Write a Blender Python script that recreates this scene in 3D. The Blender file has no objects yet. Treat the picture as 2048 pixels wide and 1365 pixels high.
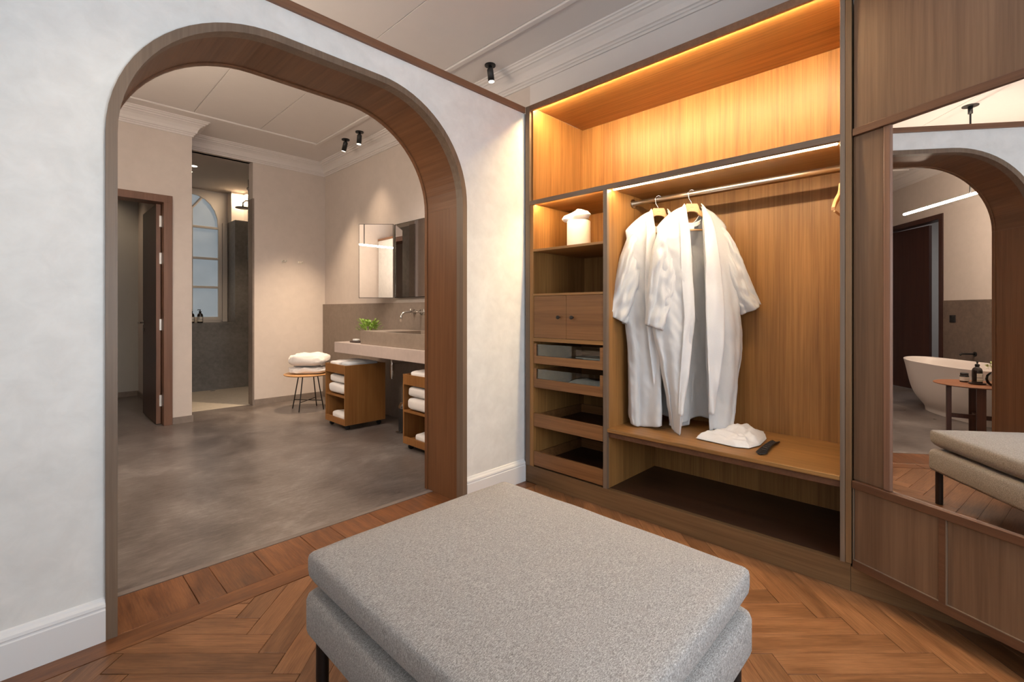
import bpy, bmesh, math, random
from mathutils import Vector, Matrix, noise
random.seed(7)
C = bpy.context.scene.collection
sc = bpy.context.scene
PI = math.pi
# ---------------------------------------------------------------- camera
cam = bpy.data.cameras.new('camera'); camo = bpy.data.objects.new('camera', cam); C.objects.link(camo)
cam.sensor_fit = 'HORIZONTAL'; cam.sensor_width = 36.0; cam.lens = 946.0/2048*36; cam.shift_y = -61.0/2048
cam.clip_start = .02
camo.location = (0, 0, 1.2); camo.rotation_euler = (PI/2, 0, math.radians(44.2-90))
sc.camera = camo
# ---------------------------------------------------------------- world, exposure, main lights
w = bpy.data.worlds.new('world'); sc.world = w; w.use_nodes = True
w.node_tree.nodes['Background'].inputs[0].default_value = (.75, .85, 1, 1)
w.node_tree.nodes['Background'].inputs[1].default_value = .6
sc.view_settings.view_transform = 'Standard'; sc.view_settings.look = 'None'
sc.view_settings.gamma = 1; sc.view_settings.use_curve_mapping = False
sc.view_settings.exposure = 0.0

def area(name, loc, size, power, col, direction, spread=PI):
    l = bpy.data.lights.new(name, 'AREA'); l.shape = 'RECTANGLE'; l.size, l.size_y = size
    l.energy = power; l.color = col; l.spread = spread
    o = bpy.data.objects.new(name, l); C.objects.link(o); o.location = loc
    o.rotation_euler = Vector(direction).to_track_quat('-Z', 'Y').to_euler()
    return o
def spot(name, loc, target, power, col, ang=60, blend=.6, rad=.03):
    l = bpy.data.lights.new(name, 'SPOT'); l.energy = power; l.color = col
    l.spot_size = math.radians(ang); l.spot_blend = blend; l.shadow_soft_size = rad
    o = bpy.data.objects.new(name, l); C.objects.link(o); o.location = loc
    o.rotation_euler = (Vector(target)-Vector(loc)).to_track_quat('-Z', 'Y').to_euler()
    return o
WARM = (1, .74, .50); SOFT = (1, .86, .74); WARMER = (1, .60, .28); COOL = (.84, .92, 1)
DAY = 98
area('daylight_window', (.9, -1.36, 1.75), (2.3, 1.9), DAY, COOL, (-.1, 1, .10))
area('side_fill', (-1.06, -.4, 1.8), (1.3, 1.6), 34, COOL, (1, .25, .9))  # added soft fill tilted up at the ceiling; no window stands here
spot('dressing_spot', (.35, 1.75, 3.1), (.3, 1.7, 0), 40, (1, .8, .6), 70)
spot('dressing_spot_b', (1.9, .3, 3.1), (2.0, .3, 0), 22, (.95, .95, 1), 80)
# bathroom pendant bar gives its light from its own builder

# ---------------------------------------------------------------- helpers
WM = {}
def M_of(o): return WM.get(o.name, Matrix.Identity(4)) if o else Matrix.Identity(4)
def obj(name, bm, mt, parent=None, local=False, smooth=False, label=None, kind=None, bevel=0):
    if parent is not None and not local: bm.transform(M_of(parent).inverted())
    bmesh.ops.recalc_face_normals(bm, faces=bm.faces)
    me = bpy.data.meshes.new(name); bm.to_mesh(me); bm.free()
    for m_ in (mt if isinstance(mt, (list, tuple)) else [mt]): me.materials.append(m_)
    if smooth:
        for p in me.polygons: p.use_smooth = True
    o = bpy.data.objects.new(name, me); C.objects.link(o)
    if parent is not None: o.parent = parent; WM[o.name] = M_of(parent)
    if smooth == 'auto':
        md = o.modifiers.new('wn', 'WEIGHTED_NORMAL')
    if bevel:
        md = o.modifiers.new('bevel', 'BEVEL'); md.width = bevel; md.segments = 2; md.limit_method = 'ANGLE'
    if label: o['label'] = label
    if kind: o['kind'] = kind
    return o
def tag(o, label, cat, group=None):
    o['label'] = label; o['category'] = cat
    if group: o['group'] = group
    return o
def thing(name, label, cat, loc=(0, 0, 0), rz=0, group=None):
    o = bpy.data.objects.new(name, None); C.objects.link(o); o.empty_display_size = .05
    o.location = loc; o.rotation_euler = (0, 0, rz)
    WM[o.name] = Matrix.Translation(loc) @ Matrix.Rotation(rz, 4, 'Z')
    return tag(o, label, cat, group)
def struct(name, bm=None, mt=None, **k):
    if bm is None:
        o = bpy.data.objects.new(name, None); C.objects.link(o); o.empty_display_size = .05; WM[o.name] = Matrix.Identity(4)
    else: o = obj(name, bm, mt, **k)
    o['kind'] = 'structure'
    return o
def B(): return bmesh.new()
def box(bm, x0, x1, y0, y1, z0, z1, bev=0, seg=2):
    vs = [bm.verts.new((x, y, z)) for x in (x0, x1) for y in (y0, y1) for z in (z0, z1)]
    F = [(0, 1, 3, 2), (4, 6, 7, 5), (0, 4, 5, 1), (2, 3, 7, 6), (0, 2, 6, 4), (1, 5, 7, 3)]
    fs = [bm.faces.new([vs[i] for i in f]) for f in F]
    if bev:
        es = list({e for f in fs for e in f.edges})
        bmesh.ops.bevel(bm, geom=es, offset=bev, segments=seg, affect='EDGES', profile=.5)
    return bm
def bb(*a, **k): return box(B(), *a, **k)
def frame_of(d):
    d = Vector(d).normalized(); a = Vector((0, 0, 1)) if abs(d.z) < .9 else Vector((1, 0, 0))
    u = d.cross(a).normalized(); return u, d.cross(u).normalized()
def grid(bm, f, nu, nv, cu=False):
    rows = [[bm.verts.new(f(i/(nu if cu else nu-1), j/(nv-1))) for i in range(nu)] for j in range(nv)]
    for j in range(nv-1):
        for i in range(nu if cu else nu-1):
            bm.faces.new((rows[j][i], rows[j][(i+1) % nu], rows[j+1][(i+1) % nu], rows[j+1][i]))
    return rows
def tube(bm, pts, r, seg=10, cap=True):
    pts = [Vector(p) for p in pts]; n = len(pts); rows = []
    rr = r if isinstance(r, (list, tuple)) else [r]*n
    u = None
    for i, p in enumerate(pts):
        d = (pts[min(i+1, n-1)]-pts[max(i-1, 0)]).normalized()
        if u is None: u, v = frame_of(d)
        else:
            u = (u-d*u.dot(d)).normalized()
        v = d.cross(u)
        rows.append([bm.verts.new(p+(u*math.cos(2*PI*k/seg)+v*math.sin(2*PI*k/seg))*rr[i]) for k in range(seg)])
    for i in range(n-1):
        for k in range(seg): bm.faces.new((rows[i][k], rows[i][(k+1) % seg], rows[i+1][(k+1) % seg], rows[i+1][k]))
    if cap: bm.faces.new(rows[0]); bm.faces.new(rows[-1])
    return bm
def tb(*a, **k): return tube(B(), *a, **k)
def lathe(bm, prof, c=(0, 0, 0), seg=32, sx=1, sy=1):
    rows = []
    for r, z in prof:
        if r < 1e-5: rows.append([bm.verts.new((c[0], c[1], c[2]+z))])
        else: rows.append([bm.verts.new((c[0]+r*sx*math.cos(2*PI*k/seg), c[1]+r*sy*math.sin(2*PI*k/seg), c[2]+z)) for k in range(seg)])
    for a, b in zip(rows, rows[1:]):
        for k in range(seg):
            k2 = (k+1) % seg
            if len(a) == 1 and len(b) == 1: continue
            if len(a) == 1: bm.faces.new((a[0], b[k2], b[k]))
            elif len(b) == 1: bm.faces.new((a[k], a[k2], b[0]))
            else: bm.faces.new((a[k], a[k2], b[k2], b[k]))
    return bm
def lt(*a, **k): return lathe(B(), *a, **k)
def prism(bm, poly, axis, a0, a1):
    """extrude a 2D polygon: axis 'y' -> poly is (x,z); 'x' -> (y,z); 'z' -> (x,y)"""
    def P(p, t): return {'y': (p[0], t, p[1]), 'x': (t, p[0], p[1]), 'z': (p[0], p[1], t)}[axis]
    a = [bm.verts.new(P(p, a0)) for p in poly]; b = [bm.verts.new(P(p, a1)) for p in poly]
    bm.faces.new(a); bm.faces.new(b[::-1]); n = len(poly)
    for i in range(n): bm.faces.new((a[i], a[(i+1) % n], b[(i+1) % n], b[i]))
    return bm
def nz(*a): return noise.noise(Vector(a))

# ---------------------------------------------------------------- materials
def new_mat(name):
    m = bpy.data.materials.new(name); m.use_nodes = True
    nt = m.node_tree; return m, nt, nt.nodes['Principled BSDF']
def simple(name, col, rough=.5, metal=0, **kw):
    m, nt, p = new_mat(name)
    p.inputs['Base Color'].default_value = (*col, 1); p.inputs['Roughness'].default_value = rough
    p.inputs['Metallic'].default_value = metal
    for k, v in kw.items(): p.inputs[k.replace('_', ' ')].default_value = v
    # gentle procedural variation
    n = nt.nodes.new('ShaderNodeTexNoise'); n.inputs['Scale'].default_value = 14; n.inputs['Detail'].default_value = 3
    tc = nt.nodes.new('ShaderNodeTexCoord'); nt.links.new(tc.outputs['Object'], n.inputs['Vector'])
    mr = nt.nodes.new('ShaderNodeMapRange'); mr.inputs[3].default_value = rough*.9; mr.inputs[4].default_value = min(1, rough*1.1)
    nt.links.new(n.outputs[0], mr.inputs[0]); nt.links.new(mr.outputs[0], p.inputs['Roughness'])
    return m
def mixrgb(nt, a, b, fac, blend='MIX'):
    n = nt.nodes.new('ShaderNodeMix'); n.data_type = 'RGBA'; n.blend_type = blend
    for sock, v in ((n.inputs[0], fac), (n.inputs[6], a), (n.inputs[7], b)):
        if hasattr(v, 'is_linked') or hasattr(v, 'links'): nt.links.new(v, sock)
        else: sock.default_value = v if not isinstance(v, tuple) else (*v, 1)[:4]
    return n.outputs[2]
def ramp(nt, fac, stops):
    r = nt.nodes.new('ShaderNodeValToRGB'); e = r.color_ramp.elements
    while len(e) < len(stops): e.new(.5)
    for i, (p, c) in enumerate(stops): e[i].position = p; e[i].color = (*c, 1)
    nt.links.new(fac, r.inputs[0]); return r.outputs[0]
def tex(nt, scale3, rot=(0, 0, 0), kind='noise', sc_=1, detail=4, rough=.6, dist=0, rnd=False, coord='Object'):
    tc = nt.nodes.new('ShaderNodeTexCoord'); mp = nt.nodes.new('ShaderNodeMapping')
    mp.inputs['Scale'].default_value = scale3; mp.inputs['Rotation'].default_value = rot
    src = tc.outputs[coord]
    if rnd:
        oi = nt.nodes.new('ShaderNodeObjectInfo'); ad = nt.nodes.new('ShaderNodeVectorMath'); ad.operation = 'ADD'
        ml = nt.nodes.new('ShaderNodeMath'); ml.operation = 'MULTIPLY'; ml.inputs[1].default_value = 37
        nt.links.new(oi.outputs['Random'], ml.inputs[0]); nt.links.new(ml.outputs[0], ad.inputs[1]); nt.links.new(src, ad.inputs[0]); src = ad.outputs[0]
    nt.links.new(src, mp.inputs[0])
    n = nt.nodes.new('ShaderNodeTexNoise'); n.inputs['Scale'].default_value = sc_; n.inputs['Detail'].default_value = detail
    n.inputs['Roughness'].default_value = rough; n.inputs['Distortion'].default_value = dist
    nt.links.new(mp.outputs[0], n.inputs['Vector']); return n.outputs[0]
def bump(nt, p, h, strength, dist=.002):
    b = nt.nodes.new('ShaderNodeBump'); b.inputs['Strength'].default_value = strength; b.inputs['Distance'].default_value = dist
    nt.links.new(h, b.inputs['Height']); nt.links.new(b.outputs[0], p.inputs['Normal'])
def wood(name, dark, light, axis='z', rough=.42, rot=(0, 0, 0), rnd=False, fine=90, vary=0, spec=.4):
    m, nt, p = new_mat(name)
    L = {'x': (1.2, 1, 1), 'y': (1, 1.2, 1), 'z': (1, 1, 1.2)}[axis]
    def s(k, l): return {'x': (l, k, k), 'y': (k, l, k), 'z': (k, k, l)}[axis]
    a = tex(nt, s(11, .7), rot, detail=4, rough=.6, dist=.8, rnd=rnd)
    b = tex(nt, s(fine, 1.6), rot, detail=3, rough=.7, rnd=rnd)
    mx = nt.nodes.new('ShaderNodeMix'); mx.data_type = 'FLOAT'; mx.inputs[0].default_value = .5
    nt.links.new(a, mx.inputs[2]); nt.links.new(b, mx.inputs[3])
    col = ramp(nt, mx.outputs[0], [(.34, dark), (.5, tuple((d+l)/2 for d, l in zip(dark, light))), (.66, light)])
    if vary:
        oi = nt.nodes.new('ShaderNodeObjectInfo'); hs = nt.nodes.new('ShaderNodeHueSaturation')
        mr = nt.nodes.new('ShaderNodeMapRange'); mr.inputs[3].default_value = 1-vary; mr.inputs[4].default_value = 1+vary
        nt.links.new(oi.outputs['Random'], mr.inputs[0]); nt.links.new(mr.outputs[0], hs.inputs['Value']); nt.links.new(col, hs.inputs['Color']); col = hs.outputs[0]
    nt.links.new(col, p.inputs['Base Color']); p.inputs['Roughness'].default_value = rough
    p.inputs['Specular IOR Level'].default_value = spec
    bump(nt, p, b, .12, .001)
    return m
def plaster(name, base, var=.06, scale=1.6, rough=.8, mott=.5):
    m, nt, p = new_mat(name)
    a = tex(nt, (1, 1, 1), sc_=scale, detail=8, rough=.65, dist=.6)
    b = tex(nt, (1, 1, 1.0), sc_=scale*9, detail=5, rough=.6, dist=.4)
    mx = nt.nodes.new('ShaderNodeMix'); mx.data_type = 'FLOAT'; mx.inputs[0].default_value = 1-mott
    nt.links.new(a, mx.inputs[2]); nt.links.new(b, mx.inputs[3])
    lo = tuple(c*(1-var) for c in base); hi = tuple(min(1, c*(1+var)) for c in base)
    nt.links.new(ramp(nt, mx.outputs[0], [(.36, lo), (.64, hi)]), p.inputs['Base Color'])
    p.inputs['Roughness'].default_value = rough; bump(nt, p, b, .06, .003)
    return m
def emis(name, col, s):
    m, nt, p = new_mat(name); p.inputs['Base Color'].default_value = (*col, 1)
    p.inputs['Emission Color'].default_value = (*col, 1); p.inputs['Emission Strength'].default_value = s
    return m
def cloth(name, base, var=.05, scale=500, rough=.95, bs=.3, sheen=.3, stretch=(1, 1, 1), contrast=(.35, .65)):
    m, nt, p = new_mat(name)
    a = tex(nt, stretch, sc_=scale, detail=2, rough=.6)
    lo = tuple(c*(1-var) for c in base); hi = tuple(min(1, c*(1+var)) for c in base)
    nt.links.new(ramp(nt, a, [(contrast[0], lo), (contrast[1], hi)]), p.inputs['Base Color'])
    p.inputs['Roughness'].default_value = rough; p.inputs['Sheen Weight'].default_value = sheen
    bump(nt, p, a, bs, .001)
    return m
M = {}
M['plaster'] = plaster('light_grey_plaster', (.71, .715, .70), .085, 1.3)
M['bath_plaster'] = plaster('bathroom_plaster', (.60, .535, .49), .04, 1.2)
M['ceiling'] = plaster('ceiling_paint', (.68, .645, .63), .015, .8)
M['white_paint'] = simple('white_trim_paint', (.74, .75, .76), .45)
M['cream_paint'] = simple('cream_window_paint', (.66, .61, .55), .5)
oakD, oakL = (.190, .088, .025), (.385, .192, .060)
M['oak_z'] = wood('oak_veneer_vertical', oakD, oakL, 'z')
M['oak_y'] = wood('oak_veneer_horizontal', oakD, oakL, 'y')
M['oak_x'] = wood('oak_veneer_depth', oakD, oakL, 'x')
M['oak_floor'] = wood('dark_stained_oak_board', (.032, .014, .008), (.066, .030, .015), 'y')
M['plinth'] = wood('plinth_oak', (.105, .054, .022), (.195, .108, .048), 'y')
M['post'] = wood('post_oak', (.125, .062, .026), (.22, .12, .052), 'z')
M['drawer'] = wood('drawer_oak', (.15, .062, .02), (.27, .125, .045), 'y')
M['edge'] = wood('grey_edge_oak', (.125, .085, .058), (.205, .145, .10), 'z')  # grey daylight on the arch's front trim is mixed into this tone
M['edge_y'] = wood('grey_edge_oak_horizontal', (.10, .066, .044), (.17, .115, .08), 'y')  # greyer, darker oak tone for the shelf lip
M['walnut'] = wood('panel_walnut', (.105, .056, .031), (.185, .106, .060), 'z', fine=70)
M['walnut_x'] = wood('rail_walnut', (.085, .036, .018), (.145, .066, .033), 'x')
M['lining'] = wood('arch_veneer', (.120, .048, .018), (.200, .088, .036), 'z', fine=70)
M['lining_y'] = wood('arch_veneer_curved', (.115, .046, .017), (.19, .083, .034), 'y', fine=70)
M['beam'] = wood('beam_veneer', (.14, .065, .035), (.23, .115, .062), 'x')
M['trolley'] = wood('trolley_oak', (.20, .080, .020), (.32, .145, .042), 'z')
M['door_wood'] = wood('door_walnut', (.040, .017, .010), (.070, .032, .020), 'z')
M['frame_wood'] = wood('door_frame_walnut', (.13, .065, .040), (.21, .108, .068), 'z')
M['dark_door'] = wood('dark_red_door', (.035, .014, .012), (.06, .026, .02), 'z')
M['table_wood'] = wood('tub_table_wood', (.20, .075, .035), (.30, .13, .065), 'x')
M['table_leg'] = wood('tub_table_leg_wood', (.065, .024, .015), (.11, .045, .028), 'z')
M['light_wood'] = wood('hanger_beech', (.52, .30, .14), (.68, .43, .22), 'x', fine=120)
M['stool_wood'] = wood('stool_oak', (.45, .24, .10), (.60, .34, .15), 'x')
def plank_wood(name, dark, mid, light, vary):
    m, nt, p = new_mat(name)
    big = tex(nt, (1.6, 9, 9), detail=2, rough=.5, dist=.3, rnd=True)
    sw = nt.nodes.new('ShaderNodeMath'); sw.operation = 'MULTIPLY'; sw.inputs[1].default_value = 26; nt.links.new(big, sw.inputs[0])
    sn = nt.nodes.new('ShaderNodeMath'); sn.operation = 'SINE'; nt.links.new(sw.outputs[0], sn.inputs[0])
    mr = nt.nodes.new('ShaderNodeMapRange'); mr.inputs[1].default_value = -1; mr.inputs[2].default_value = 1; nt.links.new(sn.outputs[0], mr.inputs[0])
    fine_ = tex(nt, (9, 170, 60), detail=3, rough=.8, rnd=True)
    blot = tex(nt, (4, 7, 5), detail=5, rough=.6, dist=.6, rnd=True)
    a = nt.nodes.new('ShaderNodeMix'); a.data_type = 'FLOAT'; a.inputs[0].default_value = .84; nt.links.new(mr.outputs[0], a.inputs[2]); nt.links.new(fine_, a.inputs[3])
    b = nt.nodes.new('ShaderNodeMix'); b.data_type = 'FLOAT'; b.inputs[0].default_value = .32; nt.links.new(a.outputs[0], b.inputs[2]); nt.links.new(blot, b.inputs[3])
    col = ramp(nt, b.outputs[0], [(.30, dark), (.47, mid), (.66, light)])
    oi = nt.nodes.new('ShaderNodeObjectInfo'); hs = nt.nodes.new('ShaderNodeHueSaturation')
    v = nt.nodes.new('ShaderNodeMapRange'); v.inputs[3].default_value = 1-vary; v.inputs[4].default_value = 1+vary
    nt.links.new(oi.outputs['Random'], v.inputs[0]); nt.links.new(v.outputs[0], hs.inputs['Value']); nt.links.new(col, hs.inputs['Color']); nt.links.new(hs.outputs[0], p.inputs['Base Color'])
    rr = nt.nodes.new('ShaderNodeMapRange'); rr.inputs[3].default_value = .26; rr.inputs[4].default_value = .42; nt.links.new(blot, rr.inputs[0]); nt.links.new(rr.outputs[0], p.inputs['Roughness'])
    bump(nt, p, b.outputs[0], .10, .001)
    return m
M['plank_f'] = plank_wood('herringbone_oak', (.110, .046, .018), (.195, .086, .035), (.30, .142, .062), .24)
M['plank_x'] = plank_wood('border_oak', (.075, .026, .009), (.145, .054, .018), (.23, .092, .032), .14)
M['plank_y'] = wood('threshold_oak', (.14, .045, .012), (.28, .10, .03), 'y', rough=.33, rnd=True, vary=.16)
M['black'] = simple('black_lacquer', (.012, .012, .013), .45)
M['dark_metal'] = simple('dark_bronze_metal', (.045, .04, .038), .35, .8)
M['chrome'] = simple('chrome', (.75, .74, .72), .16, 1)
M['rod'] = simple('satin_nickel', (.85, .82, .76), .34, 1)
M['white_metal'] = simple('white_hinge_metal', (.8, .8, .78), .35, .3)
M['mirror'] = simple('mirror_glass', (.90, .88, .87), .0, 1)
M['mirror'].node_tree.nodes['Principled BSDF'].inputs['Roughness'].default_value = 0
for l_ in list(M['mirror'].node_tree.links): 
    if l_.to_socket.name == 'Roughness': M['mirror'].node_tree.links.remove(l_)
M['bath_mirror'] = M['mirror']
M['tub'] = simple('white_stone_resin', (.72, .66, .62), .3)
M['basin'] = plaster('grey_brown_stone', (.30, .235, .185), .12, 3, .5)
M['counter'] = plaster('pale_pink_travertine', (.56, .46, .41), .06, 2.5, .5)
M['splash'] = plaster('brown_grey_microcement', (.235, .185, .150), .14, 2.2, .55)
M['splash_shaded'] = plaster('shaded_brown_microcement', (.150, .112, .090), .22, 2.4, .55)  # tub-side splash: same microcement with shade darkened into its colour
M['jamb_stone'] = plaster('jamb_microcement', (.22, .18, .155), .14, 2.2, .6)
M['shower_stone'] = plaster('shower_dark_microcement', (.23, .215, .198), .22, 2.0, .55)
M['shower_floor'] = plaster('shower_pale_floor', (.50, .45, .38), .10, 3, .6)
M['shower_ceiling'] = plaster('shower_ceiling', (.42, .38, .34), .02, 1, .8)
M['paper'] = simple('white_paper', (.8, .8, .78), .7)
M['tissue_box'] = simple('white_ceramic', (.78, .74, .70), .4)
M['tissue'] = cloth('tissue_paper', (.85, .85, .85), .02, 200)
M['robe'] = cloth('white_waffle_cotton', (.70, .70, .70), .035, 420, bs=.35)
def translucent(m, f=.35, col=(.8, .8, .79)):
    nt = m.node_tree; p = nt.nodes['Principled BSDF']; out = nt.nodes['Material Output']
    t = nt.nodes.new('ShaderNodeBsdfTranslucent'); t.inputs[0].default_value = (*col, 1); mx = nt.nodes.new('ShaderNodeMixShader'); mx.inputs[0].default_value = f
    nt.links.new(p.outputs[0], mx.inputs[1]); nt.links.new(t.outputs[0], mx.inputs[2]); nt.links.new(mx.outputs[0], out.inputs[0])
translucent(M['robe'], .2)
M['robe_collar'] = cloth('white_collar_cotton', (.68, .68, .68), .03, 420, bs=.3)
M['towel'] = cloth('white_terry', (.80, .76, .73), .07, 260, bs=.9)
M['linen_blue'] = cloth('pale_blue_grey_linen', (.50, .53, .56), .05, 300)
M['pouch'] = cloth('white_nonwoven_pouch', (.66, .65, .64), .03, 300, bs=.15)
M['label'] = simple('off_white_label', (.72, .69, .62), .6)
M['label_dark'] = simple('label_print_dark', (.06, .055, .05), .6)
M['label_tan'] = simple('label_band_tan', (.55, .47, .34), .6)
M['print'] = simple('hanger_print', (.30, .16, .07), .6)
M['bottle'] = simple('dark_amber_glass', (.018, .012, .009), .12, 0, Coat_Weight=.6)
M['soap'] = simple('white_soap', (.85, .83, .8), .4)
M['dark_tray'] = simple('dark_brown_tray', (.05, .03, .025), .4)
M['led_amber'] = emis('led_amber', (1, .72, .38), 390)
M['led_cubby'] = emis('led_cubby', (1, .68, .34), 520)
M['led_mid'] = emis('led_warm_white', (1, .74, .46), 205)
M['led_tube'] = emis('pendant_tube_light', (1, .82, .64), 210)
M['lamp_face'] = emis('lamp_face', (1, .86, .66), 14)
M['cove'] = emis('cove_led', (1, .74, .45), 10)
M['leaf'] = simple('green_leaf', (.26, .42, .06), .5)
M['leaf_pale'] = simple('pale_leaf', (.40, .45, .16), .5)
M['switch'] = simple('black_switch', (.02, .018, .02), .4)

def glass_mat(name, col, rough=.02, ior=1.45):
    """thin clear glass: see-through with a Fresnel reflection"""
    m, nt, p = new_mat(name); out = nt.nodes['Material Output']
    t = nt.nodes.new('ShaderNodeBsdfTransparent'); t.inputs[0].default_value = (*col, 1)
    g = nt.nodes.new('ShaderNodeBsdfGlossy'); g.inputs['Roughness'].default_value = rough
    fz = nt.nodes.new('ShaderNodeFresnel'); fz.inputs[0].default_value = ior; mx = nt.nodes.new('ShaderNodeMixShader')
    nt.links.new(fz.outputs[0], mx.inputs[0]); nt.links.new(t.outputs[0], mx.inputs[1]); nt.links.new(g.outputs[0], mx.inputs[2]); nt.links.new(mx.outputs[0], out.inputs[0])
    return m
M['glass'] = glass_mat('clear_drawer_glass', (.90, .93, .91), .02, 1.45)
M['vase'] = glass_mat('clear_vase_glass', (.95, .95, .93))
def frosted():
    m, nt, p = new_mat('frosted_window_glass')
    p.inputs['Base Color'].default_value = (.30, .33, .34, 1); p.inputs['Roughness'].default_value = .5
    # daylight behind obscured glass
    n = tex(nt, (1, 1, 1), sc_=3, detail=2)
    c = ramp(nt, n, [(.3, (.36, .44, .50)), (.7, (.48, .55, .60))])
    nt.links.new(c, p.inputs['Emission Color']); p.inputs['Emission Strength'].default_value = .42
    return m
M['frosted'] = frosted()
def concrete():
    m, nt, p = new_mat('polished_concrete_floor')
    a = tex(nt, (1, 1, 1), sc_=1.3, detail=10, rough=.72, dist=.4)
    b = tex(nt, (1.5, 6, 1), (0, 0, .6), sc_=7, detail=8, rough=.8, dist=.6)
    mx = nt.nodes.new('ShaderNodeMix'); mx.data_type = 'FLOAT'; mx.inputs[0].default_value = .35
    nt.links.new(a, mx.inputs[2]); nt.links.new(b, mx.inputs[3])
    c = ramp(nt, mx.outputs[0], [(.38, (.070, .057, .051)), (.46, (.118, .098, .088)), (.53, (.160, .137, .125)), (.61, (.25, .222, .205))])
    # sparse pale scratches
    sc_t = tex(nt, (2.0, 26, 1), (0, 0, .75), sc_=5, detail=4, rough=.6, dist=.8)
    f = ramp(nt, sc_t, [(.58, (0, 0, 0)), (.68, (.4, .4, .4))])
    c = mixrgb(nt, c, (.30, .265, .245), f)
    nt.links.new(c, p.inputs['Base Color'])
    mr = nt.nodes.new('ShaderNodeMapRange'); mr.inputs[3].default_value = .20; mr.inputs[4].default_value = .44
    nt.links.new(a, mr.inputs[0]); nt.links.new(mr.outputs[0], p.inputs['Roughness'])
    bump(nt, p, b, .04, .002)
    return m
M['concrete'] = concrete()
def melange():
    m, nt, p = new_mat('grey_melange_wool')
    a = tex(nt, (1, 1, 1), sc_=420, detail=3, rough=.85)
    b = tex(nt, (1, 3, 1), sc_=140, detail=2, rough=.7)
    mx = nt.nodes.new('ShaderNodeMix'); mx.data_type = 'FLOAT'; mx.inputs[0].default_value = .4
    nt.links.new(a, mx.inputs[2]); nt.links.new(b, mx.inputs[3])
    c = ramp(nt, mx.outputs[0], [(.36, (.105, .096, .088)), (.5, (.28, .262, .246)), (.64, (.53, .505, .485))])
    nt.links.new(c, p.inputs['Base Color']); p.inputs['Roughness'].default_value = .95; p.inputs['Sheen Weight'].default_value = .2
    bump(nt, p, a, .5, .0015)
    return m
M['melange'] = melange()

# ================================================================ SETTING
CH = 3.23
# --- dressing room floor: herringbone planks, each its own part
fl = struct('floor', bb(-1.15, 3.1, -1.45, 2.566, -.10, -.018), M['oak_floor'])
FW = Vector((math.cos(math.radians(44.2)), math.sin(math.radians(44.2)))); RT = Vector((FW.y, -FW.x))
Wp = .0945; Lp = 6*Wp; S0 = -1.36; F0 = 1.561
XA, XB, YA, YB_ = -1.1, 2.62, -1.4, 2.155
def clip(poly, ax, val, keep_greater):
    out = []
    for i in range(len(poly)):
        a, b = poly[i], poly[(i+1) % len(poly)]
        ia = (a[ax] > val) == keep_greater; ib = (b[ax] > val) == keep_greater
        if ia: out.append(a)
        if ia != ib:
            t = (val-a[ax])/(b[ax]-a[ax]); out.append((a[0]+(b[0]-a[0])*t, a[1]+(b[1]-a[1])*t))
    return out
def plank_bm(poly, origin, ang, z0=-.018, z1=0):
    """poly in room XY -> local coords with grain along local x; small chamfer at the top"""
    ca, sa = math.cos(ang), math.sin(ang); P = []
    for x, y in poly:
        dx, dy = x-origin[0], y-origin[1]; P.append((dx*ca+dy*sa, -dx*sa+dy*ca))
    cx = sum(p[0] for p in P)/len(P); cy = sum(p[1] for p in P)/len(P)
    bm = B(); g = .0013
    def ins(p, k):
        d = math.hypot(p[0]-cx, p[1]-cy) or 1; f = max(0, 1-k*1.6/d); return (cx+(p[0]-cx)*f, cy+(p[1]-cy)*f)
    lo = [bm.verts.new((*ins(p, g), z0)) for p in P]; mid = [bm.verts.new((*ins(p, g), z1-.001)) for p in P]; hi = [bm.verts.new((*ins(p, g+.0016), z1)) for p in P]
    n = len(P)
    for i in range(n):
        j = (i+1) % n
        bm.faces.new((lo[i], lo[j], mid[j], mid[i])); bm.faces.new((mid[i], mid[j], hi[j], hi[i]))
    bm.faces.new(hi)
    return bm
def add_plank(poly, ang, mt):
    if len(poly) < 3: return 0
    A = abs(sum(poly[i][0]*poly[(i+1) % len(poly)][1]-poly[(i+1) % len(poly)][0]*poly[i][1] for i in range(len(poly))))/2
    if A < .0006: return 0
    ox = sum(p[0] for p in poly)/len(poly); oy = sum(p[1] for p in poly)/len(poly)
    o = obj('plank', plank_bm(poly, (ox, oy), ang), mt, None)
    o.parent = fl; o.location = (ox, oy, 0); o.rotation_euler = (0, 0, ang); return 1
aR = math.atan2(RT.y, RT.x); aF = math.atan2(FW.y, FW.x)
npl = 0
for j in range(-6, 7):
    for k in range(-50, 50):
        for v in (0, 1):
            if v == 0: s0, s1, f0, f1 = -k*Wp+j*Lp, -k*Wp+j*Lp+Lp, k*Wp+j*Lp, (k+1)*Wp+j*Lp
            else: s0, s1, f0, f1 = Lp-k*Wp+j*Lp, Lp-k*Wp+Wp+j*Lp, k*Wp+j*Lp, k*Wp+Lp+j*Lp
            q = [(S0+s0, F0+f0), (S0+s1, F0+f0), (S0+s1, F0+f1), (S0+s0, F0+f1)]
            q = [tuple(RT*a+FW*b) for a, b in q]
            for ax, val, kg in ((0, XA, True), (0, XB, False), (1, YA, True), (1, YB_, False)):
                q = clip(q, ax, val, kg)
                if len(q) < 3: break
            if len(q) >= 3:
                # keep under the cabinets free of parts
                if min(p[0] for p in q) > 2.47: continue
                if max(p[0] for p in q) < -.95 or max(p[1] for p in q) < -1.05: pass
                npl += add_plank(q, aR if v == 0 else aF, M['plank_f'])
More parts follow.
